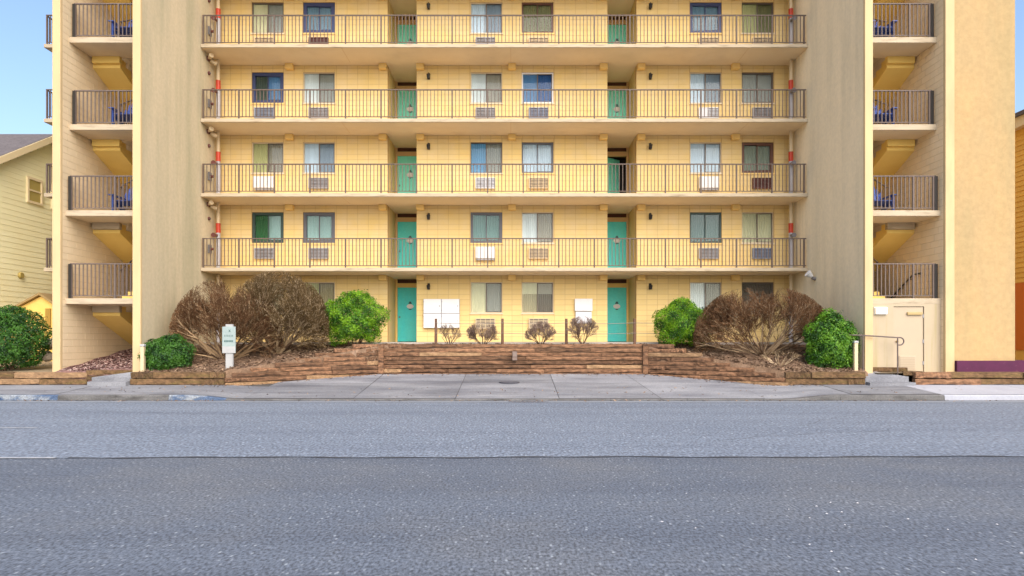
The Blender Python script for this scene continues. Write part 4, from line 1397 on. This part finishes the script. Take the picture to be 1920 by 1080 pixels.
def twig_shrub(label, base, rad, top, stems, seed, mats, zlow=0.55, spread=0.9, kids=4, levels=3, thick=0.028, group='bare shrubs', twig_r=0.0035, cat='shrub', foot=0.25, low=0.0):
    """bare shrub: stems fan out of the foot, fork again and again and stop at a clipped dome"""
    rs = random.Random(seed)
    e = empty('bare_shrub', base, label, cat, group)
    bx_, by_, bz = base
    cz = bz + low
    H = top - cz
    V = [[], [], []]
    Fc = [[], [], []]

    def inside(p):
        return ((p.x - bx_) / rad[0]) ** 2 + ((p.y - by_) / rad[1]) ** 2 + (max(0, p.z - cz) / H) ** 2 < 1.0 and p.z > bz + 0.03

    def seg(a, b, r0, r1, mi):
        d = (b - a)
        if d.length < 1e-5: return
        d.normalize()
        u = d.orthogonal().normalized()
        w_ = d.cross(u)
        k = len(V[mi])
        for p, r in ((a, r0), (b, r1)):
            for i in range(3):
                t = 2.0944 * i
                q = p + u * (r * math.cos(t)) + w_ * (r * math.sin(t))
                V[mi].append((q.x, q.y, q.z))
        for i in range(3):
            j = (i + 1) % 3
            Fc[mi].append((k + i, k + j, k + 3 + j, k + 3 + i))

    def grow(p, d, length, r, lev):
        n = 5 if lev == 0 else 4
        st = length / n
        nodes = []
        for i in range(n):
            d = (d + Vector((rs.uniform(-1, 1), rs.uniform(-1, 1), rs.uniform(-0.6, 0.9))) * (0.16 if lev == 0 else 0.24)).normalized()
            q = p + d * st * rs.uniform(0.85, 1.15)
            if not inside(q):
                break
            r1 = max(twig_r, r * (1 - 0.11 * (i + 1)))
            mi = 0 if lev >= 2 else (1 if rs.random() < 0.75 else 2)
            if lev >= 2 and rs.random() < (0.34 if lev == 2 else 0.10): mi = 1  # some twigs take the pale branch colour as painted highlights
            seg(p, q, r, r1, mi)
            p, r = q, r1
            nodes.append((Vector(p), Vector(d), r))
        if lev < levels:
            for i, (q, dd, rq) in enumerate(nodes):
                m = kids if lev > 0 else kids + 1
                if i == 0 and lev == 0: continue
                if i == 1 and lev == 0: m = 2
                for _ in range(rs.randint(max(1, m - 2), m)):
                    ax = Vector((rs.uniform(-1, 1), rs.uniform(-1, 1), rs.uniform(-1, 1))).cross(dd)
                    if ax.length < 1e-3: continue
                    nd = (dd + ax.normalized() * rs.uniform(0.35, 0.85) + Vector((0, 0, 0.12))).normalized()
                    grow(q, nd, length * rs.uniform(0.36, 0.60), max(twig_r, rq * 0.58), lev + 1)

    for i in range(stems):
        a = 2 * PI * i / stems + rs.uniform(-0.3, 0.3)
        sp = spread * math.sqrt(rs.uniform(0.03, 1))
        f = foot * rs.uniform(0, 1)
        d = Vector((math.cos(a) * sp * rad[0] / max(rad), math.sin(a) * sp * rad[1] / max(rad), rs.uniform(zlow, 1.0))).normalized()
        grow(Vector((bx_ + f * math.cos(a), by_ + f * math.sin(a), bz - 0.04)), d, max(H, max(rad)) * rs.uniform(0.8, 1.25), thick * rs.uniform(0.7, 1.1), 0)
    for mi, nm in ((1, 'branches'), (2, 'dark_branches'), (0, 'twigs')):
        if not Fc[mi]: continue
        me = bpy.data.meshes.new(nm)
        me.from_pydata(V[mi], [], Fc[mi])
        me.materials.append(mats[mi])
        link(bpy.data.objects.new(nm, me), e)['kind'] = 'stuff'
    return e


TW_RED = [BARK[0], M('tan_branch', (0.46, 0.32, 0.18), (0.21, 0.125, 0.06), 4, rough=0.9), BARK[2]]
TW_GRY = [M('olive_twig', (0.085, 0.052, 0.017), (0.155, 0.096, 0.036), 5, rough=0.9), M('pale_branch', (0.56, 0.43, 0.27), (0.30, 0.205, 0.11), 4, rough=0.9), BARK[2]]
TW_MIX = [BARK[0], M('mid_branch', (0.36, 0.26, 0.155), (0.17, 0.105, 0.055), 4, rough=0.9), BARK[2]]
TW_SML = [M('plum_twig', (0.20, 0.135, 0.105), (0.30, 0.21, 0.165), 5, rough=0.9), BARK[2], BARK[2]]
twig_shrub('large reddish bare bush spreading against the left fin behind the sign', PX(425, 672, 20.3)[:2] + (bed_z(*PX(425, 672, 20.3)[:2]),), (1.78, 1.10), 3.62, 30, 11, TW_RED,
           zlow=0.15, spread=1.35, low=0.6, kids=4, twig_r=0.0040, thick=0.04)
twig_shrub('tall clipped bare bush left of the rounded green shrub', PX(520, 668, 20.9)[:2] + (bed_z(*PX(520, 668, 20.9)[:2]),), (1.66, 1.35), 3.86, 28, 12, TW_GRY,
           zlow=0.3, spread=1.15, low=0.9, kids=4, twig_r=0.0040, thick=0.044)
twig_shrub('broad bare bush between the two green shrubs on the right', PX(1430, 668, 20.8)[:2] + (bed_z(*PX(1430, 668, 20.8)[:2]),), (2.25, 1.35), 3.40, 32, 13, TW_MIX,
           zlow=0.2, spread=1.45, low=0.55, kids=5, twig_r=0.004, thick=0.03)
twig_shrub('low bare twiggy plant in the mulch below the broad bare bush', PX(1462, 690, 19.5)[:2] + (bed_z(*PX(1462, 690, 19.5)[:2]),), (0.75, 0.5), 1.32, 10, 14, TW_GRY,
           spread=1.4, levels=2, kids=3, thick=0.016, low=0.1, foot=0.1)
for i, (px, w_, tp, lab) in enumerate(((843, 0.44, 2.20, 'sparse bare shrub in front of the white four-door cabinet'), (905, 0.62, 2.24, 'bare shrub in front of the third window air conditioner'),
                                       (1014, 0.56, 2.24, 'bare shrub in front of the fourth window air conditioner'), (1092, 0.62, 2.46, 'taller bare shrub before the grey wall box'))):
    X, Y, _ = PX(px, 640, 21.7)
    twig_shrub(lab, (X, Y, bed_z(X, Y)), (w_, w_ * 0.8), tp, 8 + 2 * (i % 3), 60 + 3 * i, TW_SML, spread=1.0, zlow=0.3 + 0.1 * i, levels=2 if i == 0 else 3, kids=3, thick=0.018, foot=0.06, low=0.25,
               group='small bare shrubs on the timber wall', twig_r=0.003)

# ------------------------------------------------------------------ neighbour houses
h1 = empty('gabled_house', (-18.5, 25.7, 0.9), 'pale yellow lap-sided house with a dark grey roof at far left', 'house')
HX, RY, RZ, SL = -18.5, 25.7, 9.72, 0.6
EV = 5.4
hw_ = MB().prism([(RY - EV, 0.5), (RY + EV, 0.5), (RY + EV, RZ - SL * EV - 0.1), (RY, RZ - 0.1), (RY - EV, RZ - SL * EV - 0.1)], 0, HX - 13, HX - 0.03)
hwall = hw_.build('wall', SIDINGT, h1)
z = 0.6
while z < RZ - 0.2:
    zt = min(z + 0.2, RZ - 0.12)
    half = EV if zt < RZ - SL * EV - 0.12 else max(0.1, (RZ - 0.12 - zt) / SL)
    mb = MB()
    a, b = RY - half, RY + half
    mb.v = [(HX - 0.03, a, z), (HX - 0.03, b, z), (HX - 0.006, b, z), (HX - 0.006, a, z), (HX - 0.03, a, zt + 0.004), (HX - 0.03, b, zt + 0.004), (HX - 0.018, b, zt + 0.004), (HX - 0.018, a, zt + 0.004)]
    mb.f = [(0, 1, 2, 3), (4, 7, 6, 5), (2, 1, 5, 6), (3, 2, 6, 7), (0, 3, 7, 4)]
    mb.build('board', SIDING, hwall)
    z += 0.2
roof = MB()
for sgn in (-1, 1):
    ye, ze = RY + sgn * (EV + 0.3), RZ - SL * (EV + 0.3)
    roof.prism([(RY, RZ), (ye, ze), (ye, ze + 0.12), (RY, RZ + 0.12)], 0, HX - 13.3, HX + 0.22)
rf = roof.build('roof', ROOF, h1)
for sgn in (-1, 1):
    ye, ze = RY + sgn * (EV + 0.3), RZ - SL * (EV + 0.3)
    MB().prism([(RY, RZ - 0.16), (ye, ze - 0.16), (ye, ze + 0.10), (RY, RZ + 0.10)], 0, HX + 0.221, HX + 0.26).build('rake_board', SIDINGT, rf)
for (ya, yb2, za, zb2) in ((24.45, 25.25, 6.85, 7.85), (25.75, 26.6, 6.85, 7.85)):
    mb = MB()
    t = 0.09
    mb.box(HX - 0.01, ya, za, HX + 0.05, ya + t, zb2).box(HX - 0.01, yb2 - t, za, HX + 0.05, yb2, zb2).box(HX - 0.01, ya + t, za, HX + 0.05, yb2 - t, za + t).box(HX - 0.01, ya + t, zb2 - t, HX + 0.05, yb2 - t, zb2)
    mb.box(HX - 0.01, ya + t, (za + zb2) / 2 - 0.03, HX + 0.04, yb2 - t, (za + zb2) / 2 + 0.03)
    wn = mb.build('window', SIDINGT, h1)
    B(HX + 0.008, ya + t, za + t, HX + 0.014, yb2 - t, (za + zb2) / 2 - 0.031).build('pane', M('ochre_blind', (0.42, 0.33, 0.10), rough=0.25), wn)
    B(HX + 0.008, ya + t, (za + zb2) / 2 + 0.031, HX + 0.014, yb2 - t, zb2 - t).build('pane', MATS['ochre_blind'], wn)
MB().cyl((HX + 0.002, 24.13, 4.02), (HX + 0.09, 24.13, 4.02), 0.13, 0.10, n=10).build('dryer_vent', M('vent_ochre', (0.40, 0.30, 0.08), rough=0.6), h1)
# little gabled side porch
po = MB().prism([(-18.45, 0.7), (-16.45, 0.7), (-16.45, 2.9), (-16.85, 3.18), (-18.45, 2.35)], 1, 23.0, 24.0).build('porch', PORCHY, h1)
MB().prism([(-18.55, 2.30), (-16.85, 3.20), (-16.85, 3.28), (-18.55, 2.38)], 1, 22.85, 24.05).build('porch_roof', M('porch_trim', (0.30, 0.20, 0.08), rough=0.8), po)
MB().prism([(-16.85, 3.20), (-16.35, 2.86), (-16.35, 2.94), (-16.85, 3.28)], 1, 22.85, 24.05).build('porch_roof', MATS['porch_trim'], po)
B(-16.70, 22.95, 2.05, -16.52, 22.998, 2.72).build('porch_window', M('porch_shade', (0.34, 0.20, 0.03), rough=0.5), po)

h2 = empty('orange_house', (20, 25, 0.7), 'orange lap-sided house glimpsed at the far right edge', 'house')
HX2 = 20.0
hb = B(HX2 + 0.03, 20, 0.5, 32, 34, 9.9).build('wall', SIDINGO, h2)
z = 3.85
while z < 9.8:
    mb = MB()
    zt = z + 0.2
    mb.v = [(HX2 + 0.03, 20, z), (HX2 + 0.03, 34, z), (HX2 - 0.004, 34, z), (HX2 - 0.004, 20, z), (HX2 + 0.03, 20, zt + .004), (HX2 + 0.03, 34, zt + .004), (HX2 + 0.018, 34, zt + .004), (HX2 + 0.018, 20, zt + .004)]
    mb.f = [(0, 1, 2, 3), (4, 7, 6, 5), (2, 1, 5, 6), (3, 2, 6, 7), (0, 3, 7, 4)]
    mb.build('board', SIDINGO, hb)
    z += 0.2
B(HX2 - 0.01, 20, 1.2, HX2 + 0.03, 34, 3.84).build('lower_panel', ORANGE, h2)
B(HX2 - 0.25, 19.7, 9.9, 32.3, 34.3, 10.3).build('fascia', SIDINGT, h2)
B(HX2 - 0.35, 19.6, 10.301, 32.4, 34.4, 10.45).build('roof', ROOF, h2)
e = B(14.98, 19.2, 0.55, 17.5, 19.4, 0.98).build('purple_edging', PURPLE)
tag(e, 'low purple painted edging board at the far right edge', 'edging')

def boulder(c, r, seed, label):
    rs = random.Random(seed)
    V, Fc = [], []
    nu, nv = 10, 6
    for j in range(nv + 1):
        for i in range(nu):
            a, t = 2 * PI * i / nu, PI * j / nv
            q = r * rs.uniform(0.85, 1.12)
            V.append((c[0] + q * math.sin(t) * math.cos(a), c[1] + q * math.sin(t) * math.sin(a), c[2] + 0.7 * q * math.cos(t)))
    for j in range(nv):
        for i in range(nu):
            k = (i + 1) % nu
            Fc.append((j * nu + i, j * nu + k, (j + 1) * nu + k, (j + 1) * nu + i))
    me = bpy.data.meshes.new('boulder')
    me.from_pydata(V, [], Fc)
    me.materials.append(STONE)
    for p in me.polygons: p.use_smooth = True
    tag(link(bpy.data.objects.new('boulder', me)), label, 'boulder', 'boulders')


boulder(PX(86, 668, 20.2), 0.24, 1, 'pale boulder between the far left bush and the stair tower')
boulder(PX(96, 645, 21.2), 0.26, 2, 'pale stone behind the boulder by the stair tower')
